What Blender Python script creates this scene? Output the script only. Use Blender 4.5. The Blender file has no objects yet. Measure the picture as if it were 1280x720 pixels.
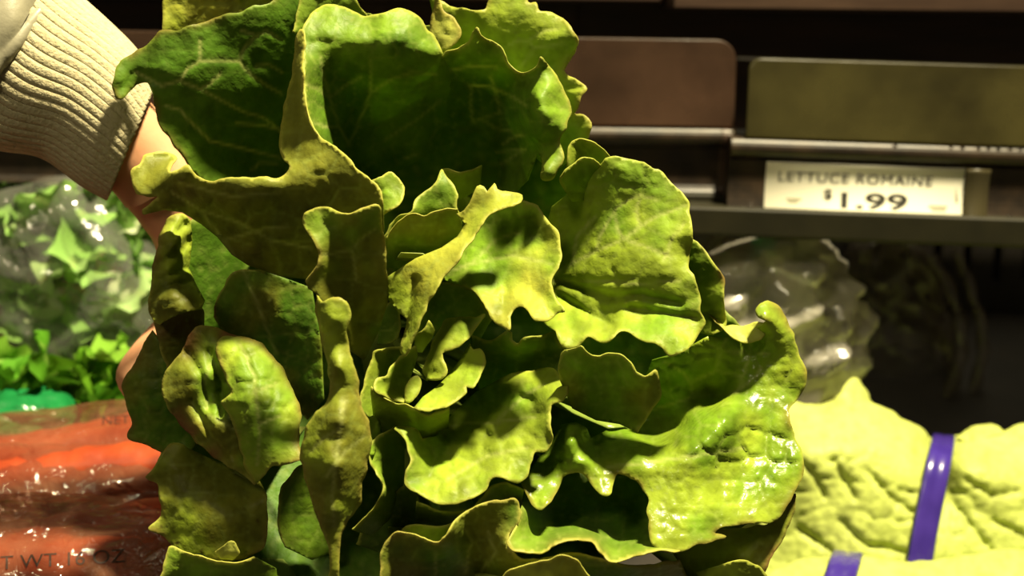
import bpy, bmesh, math, random
import numpy as np
from mathutils import Vector, Matrix
from mathutils.geometry import delaunay_2d_cdt

# ------------------------------------------------------------------ camera, world, lights, exposure
SC = bpy.context.scene
COL = SC.collection
W, H, FPX = 1280, 720, 1545.0
CAM = np.array([0.0, 0.0, 1.5])
PITCH = math.radians(12)
FWD = np.array([0, math.cos(PITCH), -math.sin(PITCH)])
RGT = np.array([1.0, 0, 0])
UPV = np.array([0, math.sin(PITCH), math.cos(PITCH)])

cd = bpy.data.cameras.new('camera')
cam = bpy.data.objects.new('camera', cd); COL.objects.link(cam)
cam.location = CAM; cam.rotation_euler = (math.pi/2 - PITCH, 0, 0)
cd.sensor_width = 36; cd.lens = 36*FPX/W; cd.clip_start = 0.02
cd.dof.use_dof = True; cd.dof.focus_distance = 0.53; cd.dof.aperture_fstop = 8
SC.camera = cam

wd = bpy.data.worlds.new('store_light'); SC.world = wd; wd.use_nodes = True
wd.node_tree.nodes['Background'].inputs[0].default_value = (1.0, 0.80, 0.48, 1)
wd.node_tree.nodes['Background'].inputs[1].default_value = 0.055

def lamp(name, loc, target, power, size, color=(1.0, 0.87, 0.54)):
    l = bpy.data.lights.new(name, 'AREA'); l.shape = 'DISK'; l.size = size
    l.energy = power; l.color = color
    o = bpy.data.objects.new(name, l); COL.objects.link(o); o.location = loc
    o.rotation_euler = (Vector(target)-Vector(loc)).to_track_quat('-Z', 'Y').to_euler()
    return o
lamp('ceiling_spot_over_case_offscreen', (0.51, 0.38, 3.13), (0.1, 0.6, 1.35), 150, 0.155)
lamp('added_fill_lamp_offscreen', (-1.12, -1.12, 3.12), (0.0, 0.9, 1.25), 11.8, 0.42)  # unseen lamp added as weak front fill for the bags and lower left

vs = SC.view_settings
vs.view_transform = 'Standard'; vs.look = 'None'; vs.gamma = 1; vs.use_curve_mapping = False
vs.exposure = 0.0

# ------------------------------------------------------------------ helpers
D0 = 54.0     # depth of the lettuce head, cm

def Pn(x, y, d):
    """photo pixel + distance along the view axis (cm) -> metres, arrays allowed"""
    x = np.asarray(x, float); y = np.asarray(y, float); d = np.asarray(d, float)/100
    u = (x-W/2)/FPX*d; v = -(y-H/2)/FPX*d
    return CAM + u[..., None]*RGT + v[..., None]*UPV + d[..., None]*FWD
def P(x, y, d): return Vector(Pn(x, y, d))

def _hash(ix, iy, seed):
    h = (ix*374761393 + iy*668265263 + seed*974711) & 0x7fffffff
    h = ((h ^ (h >> 13))*1274126177) & 0x7fffffff
    return ((h ^ (h >> 16)) & 0xffff)/65535.0
def vnoise(x, y, seed=0):
    x = np.asarray(x, float); y = np.asarray(y, float)
    ix = np.floor(x).astype(np.int64); iy = np.floor(y).astype(np.int64)
    fx = x-ix; fy = y-iy; fx = fx*fx*(3-2*fx); fy = fy*fy*(3-2*fy)
    a = _hash(ix, iy, seed); b = _hash(ix+1, iy, seed); c = _hash(ix, iy+1, seed); d = _hash(ix+1, iy+1, seed)
    return (a*(1-fx)+b*fx)*(1-fy) + (c*(1-fx)+d*fx)*fy - 0.5
def fbm(x, y, seed=0, o=3):
    return sum(vnoise(x*2**k, y*2**k, seed+k*17)/2**k for k in range(o))
def worley(x, y, seed=0):
    ix = np.floor(x).astype(np.int64); iy = np.floor(y).astype(np.int64)
    f1 = np.full(x.shape, 9.0); f2 = f1.copy()
    for a in (-1, 0, 1):
        for b in (-1, 0, 1):
            cx = ix+a + .15+.7*_hash(ix+a, iy+b, seed); cy = iy+b + .15+.7*_hash(ix+a, iy+b, seed+71)
            d = np.hypot(x-cx, y-cy)
            f2 = np.where(d < f1, f1, np.minimum(f2, d)); f1 = np.minimum(f1, d)
    return f1, f2

def mesh_obj(name, verts, faces, mat, parent=None, smooth=True):
    me = bpy.data.meshes.new(name)
    me.from_pydata([tuple(v) for v in verts], [], faces); me.update()
    if smooth: me.polygons.foreach_set('use_smooth', [True]*len(me.polygons))
    if mat: me.materials.append(mat)
    o = bpy.data.objects.new(name, me); COL.objects.link(o)
    if parent: o.parent = parent; o.matrix_parent_inverse = parent.matrix_world.inverted()
    return o
def empty(name, loc):
    o = bpy.data.objects.new(name, None); COL.objects.link(o); o.location = loc
    o.empty_display_size = .02
    bpy.context.view_layer.update()
    return o
def tag(o, label=None, cat=None, group=None, kind=None):
    if label: o['label'] = label
    if cat: o['category'] = cat
    if group: o['group'] = group
    if kind: o['kind'] = kind
    return o
def bevel(o, w, seg=2):
    m = o.modifiers.new('bevel', 'BEVEL'); m.width = w; m.segments = seg; m.limit_method = 'ANGLE'; return o

# ------------------------------------------------------------------ materials
def mat(name, color, rough=.5, spec=.5, metal=0, noise=None, bump=None, transl=0, coat=0, alpha=None):
    m = bpy.data.materials.new(name); m.use_nodes = True
    nt = m.node_tree; n = nt.nodes; L = nt.links
    b = n['Principled BSDF']; out = n['Material Output']
    b.inputs['Base Color'].default_value = (*color, 1); b.inputs['Roughness'].default_value = rough
    b.inputs['Specular IOR Level'].default_value = spec; b.inputs['Metallic'].default_value = metal
    b.inputs['Coat Weight'].default_value = coat; b.inputs['Coat Roughness'].default_value = .1
    tc = n.new('ShaderNodeTexCoord')
    if noise:                       # (scale, second colour, stretch)
        nz = n.new('ShaderNodeTexNoise'); nz.inputs['Scale'].default_value = noise[0]; nz.inputs['Detail'].default_value = 5
        mp = n.new('ShaderNodeMapping'); mp.inputs['Scale'].default_value = noise[2] if len(noise) > 2 else (1, 1, 1)
        L.new(tc.outputs['Object'], mp.inputs[0]); L.new(mp.outputs[0], nz.inputs[0])
        r = n.new('ShaderNodeValToRGB'); r.color_ramp.elements[0].position = .35; r.color_ramp.elements[1].position = .68
        r.color_ramp.elements[0].color = (*color, 1); r.color_ramp.elements[1].color = (*noise[1], 1)
        L.new(nz.outputs[0], r.inputs[0]); L.new(r.outputs[0], b.inputs['Base Color'])
    if bump:                        # (scale, strength, distance)
        nb = n.new('ShaderNodeTexNoise'); nb.inputs['Scale'].default_value = bump[0]; nb.inputs['Detail'].default_value = 4
        L.new(tc.outputs['Object'], nb.inputs[0])
        bp = n.new('ShaderNodeBump'); bp.inputs['Strength'].default_value = bump[1]; bp.inputs['Distance'].default_value = bump[2]
        L.new(nb.outputs[0], bp.inputs['Height']); L.new(bp.outputs[0], b.inputs['Normal'])
    return m

def film_mat(name, tint, opac, scale=40, rough=.12, haze=(.8, .8, .75), hz=.12, bmp=.8):
    """thin clear plastic film: mostly transparent, crinkled gloss, a little milky"""
    m = bpy.data.materials.new(name); m.use_nodes = True
    nt = m.node_tree; n = nt.nodes; L = nt.links
    n.remove(n['Principled BSDF']); out = n['Material Output']
    tr = n.new('ShaderNodeBsdfTransparent'); tr.inputs[0].default_value = (*tint, 1)
    gl = n.new('ShaderNodeBsdfGlossy'); gl.inputs['Roughness'].default_value = rough
    df = n.new('ShaderNodeBsdfDiffuse'); df.inputs[0].default_value = (*haze, 1)
    tc = n.new('ShaderNodeTexCoord'); nz = n.new('ShaderNodeTexNoise'); nz.inputs['Scale'].default_value = scale
    nz.inputs['Detail'].default_value = 3; nz.inputs['Distortion'].default_value = 1.2
    L.new(tc.outputs['Object'], nz.inputs[0])
    bp = n.new('ShaderNodeBump'); bp.inputs['Strength'].default_value = bmp; bp.inputs['Distance'].default_value = .006
    L.new(nz.outputs[0], bp.inputs['Height']); L.new(bp.outputs[0], gl.inputs['Normal']); L.new(bp.outputs[0], df.inputs['Normal'])
    m1 = n.new('ShaderNodeMixShader'); m1.inputs[0].default_value = opac
    L.new(tr.outputs[0], m1.inputs[1]); L.new(gl.outputs[0], m1.inputs[2])
    m2 = n.new('ShaderNodeMixShader'); m2.inputs[0].default_value = hz
    sz = n.new('ShaderNodeTexNoise'); sz.inputs['Scale'].default_value = scale*.6; sz.inputs['Detail'].default_value = 5
    L.new(tc.outputs['Object'], sz.inputs[0]); sr = n.new('ShaderNodeMapRange'); sr.inputs['From Min'].default_value = .3; sr.inputs['From Max'].default_value = .7
    sr.inputs['To Min'].default_value = hz*.35; sr.inputs['To Max'].default_value = min(1, hz*1.65); L.new(sz.outputs[0], sr.inputs[0]); L.new(sr.outputs[0], m2.inputs[0])
    L.new(m1.outputs[0], m2.inputs[1]); L.new(df.outputs[0], m2.inputs[2]); L.new(m2.outputs[0], out.inputs[0])
    return m

def leaf_mat(name, rough=.42, transl=.25, spec=.2):
    """leaf colour lives on the mesh (blade, veins, edge, wilt); the nodes add mottling and fine relief"""
    m = bpy.data.materials.new(name); m.use_nodes = True
    nt = m.node_tree; n = nt.nodes; L = nt.links
    b = n['Principled BSDF']; out = n['Material Output']
    at = n.new('ShaderNodeAttribute'); at.attribute_name = 'blade'
    tc = n.new('ShaderNodeTexCoord')
    nz = n.new('ShaderNodeTexNoise'); nz.inputs['Scale'].default_value = 90; nz.inputs['Detail'].default_value = 4
    L.new(tc.outputs['Object'], nz.inputs[0])
    mr = n.new('ShaderNodeMapRange'); mr.inputs['To Min'].default_value = .72; mr.inputs['To Max'].default_value = 1.28
    L.new(nz.outputs[0], mr.inputs[0])
    mx = n.new('ShaderNodeVectorMath'); mx.operation = 'SCALE'
    L.new(at.outputs['Color'], mx.inputs[0]); L.new(mr.outputs[0], mx.inputs['Scale'])
    L.new(mx.outputs[0], b.inputs['Base Color'])
    b.inputs['Roughness'].default_value = rough; b.inputs['Specular IOR Level'].default_value = spec
    nb = n.new('ShaderNodeTexNoise'); nb.inputs['Scale'].default_value = 260; nb.inputs['Detail'].default_value = 3
    L.new(tc.outputs['Object'], nb.inputs[0])
    bp = n.new('ShaderNodeBump'); bp.inputs['Strength'].default_value = .35; bp.inputs['Distance'].default_value = .0012
    vo = n.new('ShaderNodeTexVoronoi'); vo.feature = 'DISTANCE_TO_EDGE'; vo.inputs['Scale'].default_value = 190
    wv = n.new('ShaderNodeVectorMath'); wv.operation = 'MULTIPLY_ADD'; wv.inputs[1].default_value = (.004,)*3
    L.new(nb.outputs['Color'], wv.inputs[0]); L.new(tc.outputs['Object'], wv.inputs[2]); L.new(wv.outputs[0], vo.inputs['Vector'])
    ad = n.new('ShaderNodeMath'); ad.operation = 'MULTIPLY_ADD'; ad.inputs[1].default_value = .6
    L.new(vo.outputs['Distance'], ad.inputs[0]); L.new(nb.outputs[0], ad.inputs[2])
    L.new(ad.outputs[0], bp.inputs['Height']); L.new(bp.outputs[0], b.inputs['Normal'])
    tl = n.new('ShaderNodeBsdfTranslucent'); L.new(mx.outputs[0], tl.inputs[0])
    ms = n.new('ShaderNodeMixShader'); ms.inputs[0].default_value = transl
    L.new(b.outputs[0], ms.inputs[1]); L.new(tl.outputs[0], ms.inputs[2]); L.new(ms.outputs[0], out.inputs[0])
    return m

M_LEAF = leaf_mat('lettuce_blade', rough=.5)
M_WET = leaf_mat('wet_lettuce_blade', rough=.27, spec=.3)
M_PALE = leaf_mat('romaine_blade', rough=.5, transl=.15)

# ------------------------------------------------------------------ leaf builder
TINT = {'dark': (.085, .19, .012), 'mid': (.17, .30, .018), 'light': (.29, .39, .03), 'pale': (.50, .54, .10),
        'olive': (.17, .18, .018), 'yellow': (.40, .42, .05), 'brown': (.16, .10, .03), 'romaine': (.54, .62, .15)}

def catmull(pts, step):
    pts = np.array(pts, float); n = len(pts); out = []
    for i in range(n-1):
        p0 = pts[max(i-1, 0)]; p1 = pts[i]; p2 = pts[i+1]; p3 = pts[min(i+2, n-1)]
        k = max(1, int(np.hypot(*(p2-p1)[:2])/step))
        for j in range(k):
            t = j/k
            out.append(.5*((2*p1)+(-p0+p2)*t+(2*p0-5*p1+4*p2-p3)*t*t+(-p0+3*p1-3*p2+p3)*t**3))
    out.append(pts[-1]); return np.array(out)
def linres(pts, step):
    pts = np.array(pts, float); out = []
    for i in range(len(pts)-1):
        k = max(1, int(np.hypot(*(pts[i+1]-pts[i])[:2])/step))
        for j in range(k): out.append(pts[i]+(pts[i+1]-pts[i])*j/k)
    return np.array(out)
def inside(px, py, poly):
    r = np.zeros(px.shape, bool); n = len(poly); j = n-1
    for i in range(n):
        xi, yi = poly[i]; xj, yj = poly[j]
        if yi != yj:
            r ^= ((yi > py) != (yj > py)) & (px < (xj-xi)*(py-yi)/(yj-yi)+xi)
        j = i
    return r
def tps_fit(c):
    c = np.array(c, float); X = c[:, :2]/100; n = len(X)
    r = np.hypot(X[:, None, 0]-X[None, :, 0], X[:, None, 1]-X[None, :, 1])
    K = np.where(r > 0, r*r*np.log(r+1e-9), 0) + np.eye(n)*2e-3
    Pm = np.c_[np.ones(n), X]
    A = np.zeros((n+3, n+3)); A[:n, :n] = K; A[:n, n:] = Pm; A[n:, :n] = Pm.T
    w = np.linalg.solve(A, np.r_[c[:, 2], 0, 0, 0])
    def f(x, y):
        x = x/100; y = y/100; o = w[n]+w[n+1]*x+w[n+2]*y
        for i in range(n):
            q = np.hypot(x-X[i, 0], y-X[i, 1]); o = o + w[i]*np.where(q > 0, q*q*np.log(q+1e-9), 0)
        return o
    return f
def seg_dist(x, y, lines):
    d = np.full(x.shape, 1e3)
    for ln in lines:
        for (ax, ay), (bx, by) in zip(ln[:-1], ln[1:]):
            ux, uy = bx-ax, by-ay; q = ux*ux+uy*uy+1e-9
            t = np.clip(((x-ax)*ux+(y-ay)*uy)/q, 0, 1)
            d = np.minimum(d, np.hypot(x-ax-t*ux, y-ay-t*uy))
    return d

SEED = [1]
def leaf(parent, rim, base, inner=(), veins=(), tint='mid', tint2=None, cell=26, bump=.09, ruffle=.16, rufw=16,
         brown=0, step=4, depth=D0, dd=0.0, edge=.55, mat_=None, thick=.0005, mott=.25, spots=0, name='leaf', rimcol=(.52, .50, .10),
         creases=(), veinamt=.5, net=.34, stalk=True, bw=6):
    """one leaf blade: free edge `rim`, attached/overlapped edge `base`, each (x, y, depth offset in cm)"""
    SEED[0] += 1; sd = SEED[0]
    def fill(pts):
        o = []; last = 0.0
        for p in pts:
            last = p[2] if len(p) > 2 else last
            o.append((p[0], p[1], last))
        return o
    rim = fill(rim); base = fill(base) if base else []
    R = catmull(rim, 3.0)
    s = np.r_[0, np.cumsum(np.hypot(np.diff(R[:, 0]), np.diff(R[:, 1])))]
    jag = 1.1*vnoise(s/5, s*0+sd, sd)+3.2*vnoise(s/13, s*0+3, sd+5)
    tx = np.gradient(R[:, 0]); ty = np.gradient(R[:, 1]); ln = np.hypot(tx, ty)+1e-6
    R[:, 0] += -ty/ln*jag; R[:, 1] += tx/ln*jag
    B = linres([rim[-1]]+base+[rim[0]], 6.0)
    outline = np.vstack([R, B[1:]])[:, :2]
    x0, y0 = outline.min(0); x1, y1 = outline.max(0)
    gx, gy = np.meshgrid(np.arange(x0, x1, step), np.arange(y0, y1, step*.87))
    gx = gx + (np.arange(gx.shape[0]) % 2)[:, None]*step*.5
    gx = gx.ravel(); gy = gy.ravel(); k = inside(gx, gy, outline); gx = gx[k]; gy = gy[k]
    dm = np.full(gx.shape, 1e9)
    for q in outline: dm = np.minimum(dm, (gx-q[0])**2+(gy-q[1])**2)
    k = dm > (step*.55)**2; gx = gx[k]; gy = gy[k]
    n = len(outline)
    V2 = [Vector((float(a), float(b))) for a, b in outline] + [Vector((float(a), float(b))) for a, b in zip(gx, gy)]
    ov, oe, of, _, _, _ = delaunay_2d_cdt(V2, [(i, (i+1) % n) for i in range(n)], [], 1, 1e-4)
    X = np.array([v.x for v in ov]); Y = np.array([v.y for v in ov])
    F = [tuple(f) for f in of]
    # depth
    d = tps_fit(rim+base+list(inner))(X, Y)
    rd = np.full(X.shape, 1e9); rs = np.zeros(X.shape)
    for i in range(len(R)):
        q = np.hypot(X-R[i, 0], Y-R[i, 1]); m = q < rd; rd = np.where(m, q, rd); rs = np.where(m, s[i], rs)
    wob = np.sin(rs/rufw+sd)+.7*np.sin(rs/(rufw*.53)+sd*2.3)
    d = d + 1.35*ruffle*np.exp(-rd/20)*wob*np.clip(.6+1.5*vnoise(rs/60, rs*0, sd), .1, 1.4)
    wx = X+9*fbm(X/40, Y/40, sd); wy = Y+9*fbm(X/40, Y/40, sd+40)
    f1, f2 = worley(wx/cell, wy/cell, sd); net1 = f2-f1
    fa, fb = worley(wx/cell*2.3, wy/cell*2.3, sd+9); net2 = fb-fa
    vd = seg_dist(X, Y, veins) if veins else np.full(X.shape, 1e3)
    fade = np.clip(rd/14, .25, 1)
    d = d - bump*fade*(np.clip(net1/.3, 0, 1)**.8*np.clip(.5+1.6*vnoise(X/70, Y/70, sd+3), .15, 1.5) + .3*np.clip(net2/.4, 0, 1))
    d = d + .05*np.exp(-(vd/4)**2)
    d = d + .09*fbm(X/45, Y/45, sd+60)+.045*fbm(X/20, Y/20, sd+63)
    if creases: d = d + .32*np.exp(-(seg_dist(X, Y, creases)/5)**2)
    co = Pn(X, Y, depth+dd+d); nb_ = len(X)
    # colour of the blade itself
    c = np.tile(np.array(TINT[tint]), (len(X), 1))
    if tint2:
        w = np.clip(.5+2.2*fbm(X/55, Y/55, sd+21), 0, 1)[:, None]; c = c*(1-w)+np.array(TINT[tint2])*w
    c = c*(1+mott*2*fbm(X/24, Y/24, sd+31))[:, None]
    def mixc(c, col, w): w = np.clip(w, 0, 1)[:, None]; return c*(1-w)+np.array(col)*w
    c = mixc(c, (.34, .42, .09), net*np.exp(-(net1/.07)**2))
    c = mixc(c, (.30, .38, .08), .5*net*np.exp(-(net2/.10)**2))
    c = c*(1-.28*np.clip(fbm(X/9, Y/9, sd+91)*1.8, 0, 1))[:, None]
    c = mixc(c, (.46, .50, .16), veinamt*np.exp(-(vd/1.9)**2))
    c = mixc(c, (.36, .40, .06), .45*edge*np.exp(-rd/14))
    c = mixc(c, rimcol, edge*np.exp(-(rd/1.7)**2))
    if brown:
        wb_ = brown*np.exp(-(rd/bw)**2)*np.clip(.45+2.5*vnoise(rs/22, rs*0+7, sd), 0, 1); c = mixc(c, (.20, .10, .035), wb_)
    if spots:
        sp = np.clip((vnoise(X/7, Y/7, sd+77)-.36)*14, 0, 1)*np.clip(vnoise(X/40, Y/40, sd+78)*3, 0, 1); c = mixc(c, (.06, .035, .012), sp*spots)
    if stalk and base and parent.name == 'romaine_lettuce':     # the rib that runs back to the core
        b0 = base[len(base)//2]; bl = np.array([[p[0], p[1]] for p in [rim[-1]]+base+[rim[0]]])
        cen = outline.mean(0); st = np.array([b0[0], b0[1]])*.85+cen*.15
        dz = depth+dd+float(tps_fit(rim+base+list(inner))(np.array([st[0]]), np.array([st[1]]))[0])+.15
        p0 = P(st[0], st[1], dz); p2 = P(472+.12*(st[0]-472), 400+.12*(st[1]-400), D0+11); p1 = P(st[0]*.75+118, st[1]*.75+100, max(dz+2, D0+8))
        wd_ = min(np.ptp(bl[:, 0])+np.ptp(bl[:, 1]), 90)*.00035*.28; ex_ = []
        for i in range(9):
            t = i/8; p = p0*(1-t)**2+p1*2*t*(1-t)+p2*t*t; tg_ = ((p1-p0)*(1-t)+(p2-p1)*t).normalized(); sd_ = tg_.cross(Vector((.3, .1, 1))).normalized()
            nn = sd_.cross(tg_)
            for k in range(5): ex_.append(p+sd_*wd_*(k-2)/2*(1+.4*t)+nn*wd_*.25*(1-abs(k-2)/2))
        co = np.vstack([co, np.array([tuple(e) for e in ex_])])
        F = F+[(nb_+i*5+k, nb_+i*5+k+1, nb_+(i+1)*5+k+1, nb_+(i+1)*5+k) for i in range(8) for k in range(4)]
        c = np.vstack([c, np.tile(c.mean(0)*.6+np.array((.10, .13, .04)), (45, 1))]); X = np.r_[X, np.zeros(45)]
    o = mesh_obj(name, co, F, mat_ or M_LEAF, parent)
    at = o.data.color_attributes.new('blade', 'FLOAT_COLOR', 'POINT')
    at.data.foreach_set('color', np.c_[np.clip(c, .003, 1), np.ones(len(X))].astype(np.float32).ravel())
    sm = o.modifiers.new('blade_thickness', 'SOLIDIFY'); sm.thickness = thick; sm.offset = 0
    return o

# ------------------------------------------------------------------ produce case: deck, back, shelf, rails
from mathutils import noise as mnoise
from mathutils.bvhtree import BVHTree
random.seed(4)

def box(name, fr, x0, x1, y0, y1, z0, z1, m, parent=None, bev=.0015):
    v = [fr(x, y, z) for x in (x0, x1) for y in (y0, y1) for z in (z0, z1)]
    f = [(0, 1, 3, 2), (4, 6, 7, 5), (0, 4, 5, 1), (2, 3, 7, 6), (0, 2, 6, 4), (1, 5, 7, 3)]
    o = mesh_obj(name, v, f, m, parent, smooth=False)
    if bev: bevel(o, bev)
    return o
def frame(p, q):
    """local axes along a shelf front: x along it, y into the case, z up (cm)"""
    o = Vector(p); ex = (Vector(q)-o).normalized()
    ey = Vector((0, 1, 0)); ey = (ey-ex*ey.dot(ex)).normalized(); ez = ex.cross(ey)
    return lambda x, y, z: o+ex*(x/100)+ey*(y/100)+ez*(z/100)
def extrude(name, fr, prof, x0, x1, m, parent=None, bev=0):
    n = len(prof); v = [fr(x0, a, b) for a, b in prof]+[fr(x1, a, b) for a, b in prof]
    f = [(i, (i+1) % n, n+(i+1) % n, n+i) for i in range(n)]+[tuple(range(n))[::-1], tuple(range(n, 2*n))]
    o = mesh_obj(name, v, f, m, parent, smooth=False)
    if bev: bevel(o, bev)
    return o

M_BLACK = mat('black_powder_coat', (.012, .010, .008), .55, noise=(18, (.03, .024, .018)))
M_DARKWOOD = mat('dark_stained_board', (.015, .007, .004), .5, noise=(9, (.04, .018, .009), (1, 1, 9)))
M_LEDGE = mat('brown_shelf_edge', (.03, .015, .009), .45, noise=(14, (.055, .03, .018), (1, 1, 5)))
M_RAIL = mat('black_gloss_rail', (.012, .008, .005), .42, .4, noise=(60, (.035, .022, .012)), bump=(120, .15, .001))
M_LIP = mat('dark_green_lip', (.009, .008, .0025), .6, .25, noise=(30, (.016, .014, .005)))
M_GUARD_A = film_mat('smoked_brown_acrylic', (.5, .36, .25), .05, 22, .3, (.068, .038, .024), .5, .06)
M_GUARD_B = film_mat('smoked_olive_acrylic', (.45, .40, .2), .05, 22, .3, (.054, .047, .016), .5, .06)
M_CLIP = mat('dark_clip', (.05, .042, .02), .35)
M_PAPER = mat('label_paper', (.95, .92, .74), .5, noise=(30, (.97, .95, .80)))
M_INK = mat('black_ink', (.03, .028, .02), .6)
M_INK2 = mat('grey_ink', (.36, .34, .22), .6)
M_DROP = mat('water_drop', (1, 1, 1), .02, .5)
M_DROP.node_tree.nodes['Principled BSDF'].inputs['Transmission Weight'].default_value = 1
M_DROP.node_tree.nodes['Principled BSDF'].inputs['IOR'].default_value = 1.33

def zdeck(Y): return 1.06+.16*(Y-.6)
case = empty('produce_case', (0, .9, zdeck(.9)))
tag(case, 'black refrigerated produce case with a slotted back panel behind everything', 'display case')
idf = lambda x, y, z: Vector((x/100, y/100, z/100))
v = [(x, y, zdeck(y)-t) for t in (0, .02) for y in (.25, 1.42) for x in (-.9, .9)]
mesh_obj('deck', v, [(0, 1, 3, 2), (4, 6, 7, 5), (0, 4, 5, 1), (2, 3, 7, 6), (0, 2, 6, 4), (1, 5, 7, 3)], M_BLACK, case, False)
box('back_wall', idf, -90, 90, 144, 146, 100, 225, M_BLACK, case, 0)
for i in range(44):                                   # vertical bars of the slotted back
    x = -74+i*3.4
    box('slat', idf, x, x+2.5, 137, 138, 117, 150, M_BLACK, case, 0)
for i in range(4): box('cross_bar', idf, -76, 78, 136.9, 138.2, 118+i*8, 121.5+i*8, M_BLACK, case, 0)

fR = frame(P(925, 172, 88), P(1280, 184, 87))
fL = frame(P(918, 160, 90), P(0, 146, 90))
fL0 = fL; fL = lambda x, y, z: fL0(-x, y, z)           # the left run is measured leftwards (x negative)
_o = fL0(0, 0, 0); _q = fL0(0, 0, 1)
if _q.z < _o.z: fL = lambda x, y, z: fL0(-x, y, -z)

# shelf board carrying both rails, boards behind, ledge above
box('shelf_board', fR, -62, 42, 4.0, 34, -3.0, -1.6, M_BLACK, case)
for i in range(4): box('back_board', fR, -66, 46, 21, 22.5, -1+i*6.2, 5.0+i*6.2, M_DARKWOOD, case)
fT = frame(P(842, 11, 95), P(1280, 16, 94.4))
box('upper_shelf', fT, 0, 48, 0, 26, .0, 3.2, M_LEDGE, case)
box('upper_shelf', frame(P(842, 11, 95), P(1280, 16, 94.4)), -70, -.2, 6, 26, .6, 3.2, M_DARKWOOD, case)
box('side_panel', fT, -6.9, -.6, 13, 15, -8, 6, M_DARKWOOD, case)
box('side_panel', fT, -40, -7.0, 12, 14, -8, 6, M_DARKWOOD, case)

def guard(fr, x0, x1, h, lean, rad_l, rad_r, m, label):
    pts = [(x0, 0)]
    for (cx, s, r) in ((x0, 1, rad_l), (x1, -1, rad_r)):
        for k in range(7):
            a = math.pi/2*k/6
            if s > 0: pts.append((x0+r-r*math.cos(a), h-r+r*math.sin(a)))
            else: pts.append((x1-r+r*math.sin(a), h-r+r*math.cos(a)))
    pts.append((x1, 0)); n = len(pts)
    v = [fr(x, y+lean*z/h, z) for y in (0, .45) for x, z in pts]
    f = [tuple(range(n)), tuple(range(n, 2*n))[::-1]]+[(i, n+i, n+(i+1) % n, (i+1) % n) for i in range(n)]
    o = mesh_obj('shelf_guard', v, f, m, None, False); bevel(o, .0012)
    return tag(o, label, 'shelf guard')
guard(fR, .4, 40, 5.6, .9, .9, .9, M_GUARD_B, 'smoked olive acrylic shelf guard standing on the rail with the price label')
guard(fL, -60, 0, 6.3, .7, .9, 1.5, M_GUARD_A, 'smoked brown acrylic shelf guard with a rounded corner, on the rail without label')

def chan(z):                                           # depth of the label channel at height z (cm)
    t = (z+1.6)/-3.9; return .25+.30*math.sin(math.pi*min(max(t, 0), 1))-.35*t
prof = [(.5+.72*math.cos(a), -.72+.72*math.sin(a)) for a in [math.pi*(.5+k/10) for k in range(11)]]
profR = prof+[(chan(-1.6-k*.39), -1.6-k*.39) for k in range(11)]+[(-.75, -5.5), (-.75, -7.5), (-.3, -7.7), (3, -7.7), (3, 0)]
rail = empty('price_rail', fR(0, 0, -7.6)); tag(rail, 'glossy black shelf rail holding the yellow price label', 'shelf rail')
extrude('rail_body', fR, profR[:-5]+[(.0, -5.5), (3, -5.5), (3, 0)], -.6, 42, M_RAIL, rail, .0006)
extrude('lower_lip', fR, [(-.65, -4.95), (-.85, -5.1), (-.85, -6.9), (-.5, -7.1), (3, -7.1), (3, -4.95)], -4.2, 42, M_LIP, rail, .0008)
def drop(par, fr, x, y, z, r):
    bm = bmesh.new(); bmesh.ops.create_uvsphere(bm, u_segments=10, v_segments=6, radius=r/100)
    me = bpy.data.meshes.new('water_drop'); bm.to_mesh(me); bm.free(); me.materials.append(M_DROP)
    me.polygons.foreach_set('use_smooth', [True]*len(me.polygons))
    o = bpy.data.objects.new('water_drop', me); COL.objects.link(o); o.location = fr(x, y, z); o.parent = par
    o.matrix_parent_inverse = par.matrix_world.inverted(); o.scale = (1, 1, .7)
for x, y, z, r in ((10.9, -.05, -.15, .16), (14.8, 0, -.2, .13), (15.6, 0, -.2, .17), (16.7, 0, -.22, .16), (17.4, 0, -.2, .15), (18.1, 0, -.22, .17),
                   (18.9, 0, -.2, .16), (19.6, 0, -.2, .16), (1.1, -.15, -4.6, .17), (19.3, -.15, -5.0, .2)):
    drop(rail, fR, x, y, z, r)
profL = prof+[(.5, -1.6), (.75, -2.6), (.72, -3.7), (.66, -4.3), (.5, -4.6), (.3, -4.8), (3, -4.8), (3, 0)]
railL = empty('price_rail', fL(-20, 0, -4.8)); tag(railL, 'brown-black glossy shelf rail without a price label', 'shelf rail')
extrude('rail_body', fL, profL, -60, 0, M_RAIL, railL, .0006)
extrude('end_cap', fL, [(a-.08 if a < 1 else a, b) for a, b in profL], -.9, .12, M_LEDGE, railL, .0008)
extrude('lower_lip', fL, [(.3, -4.85), (.1, -5.0), (.1, -6.0), (3, -6.0), (3, -4.85)], -6, 0, M_LIP, railL, .0006)

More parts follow.
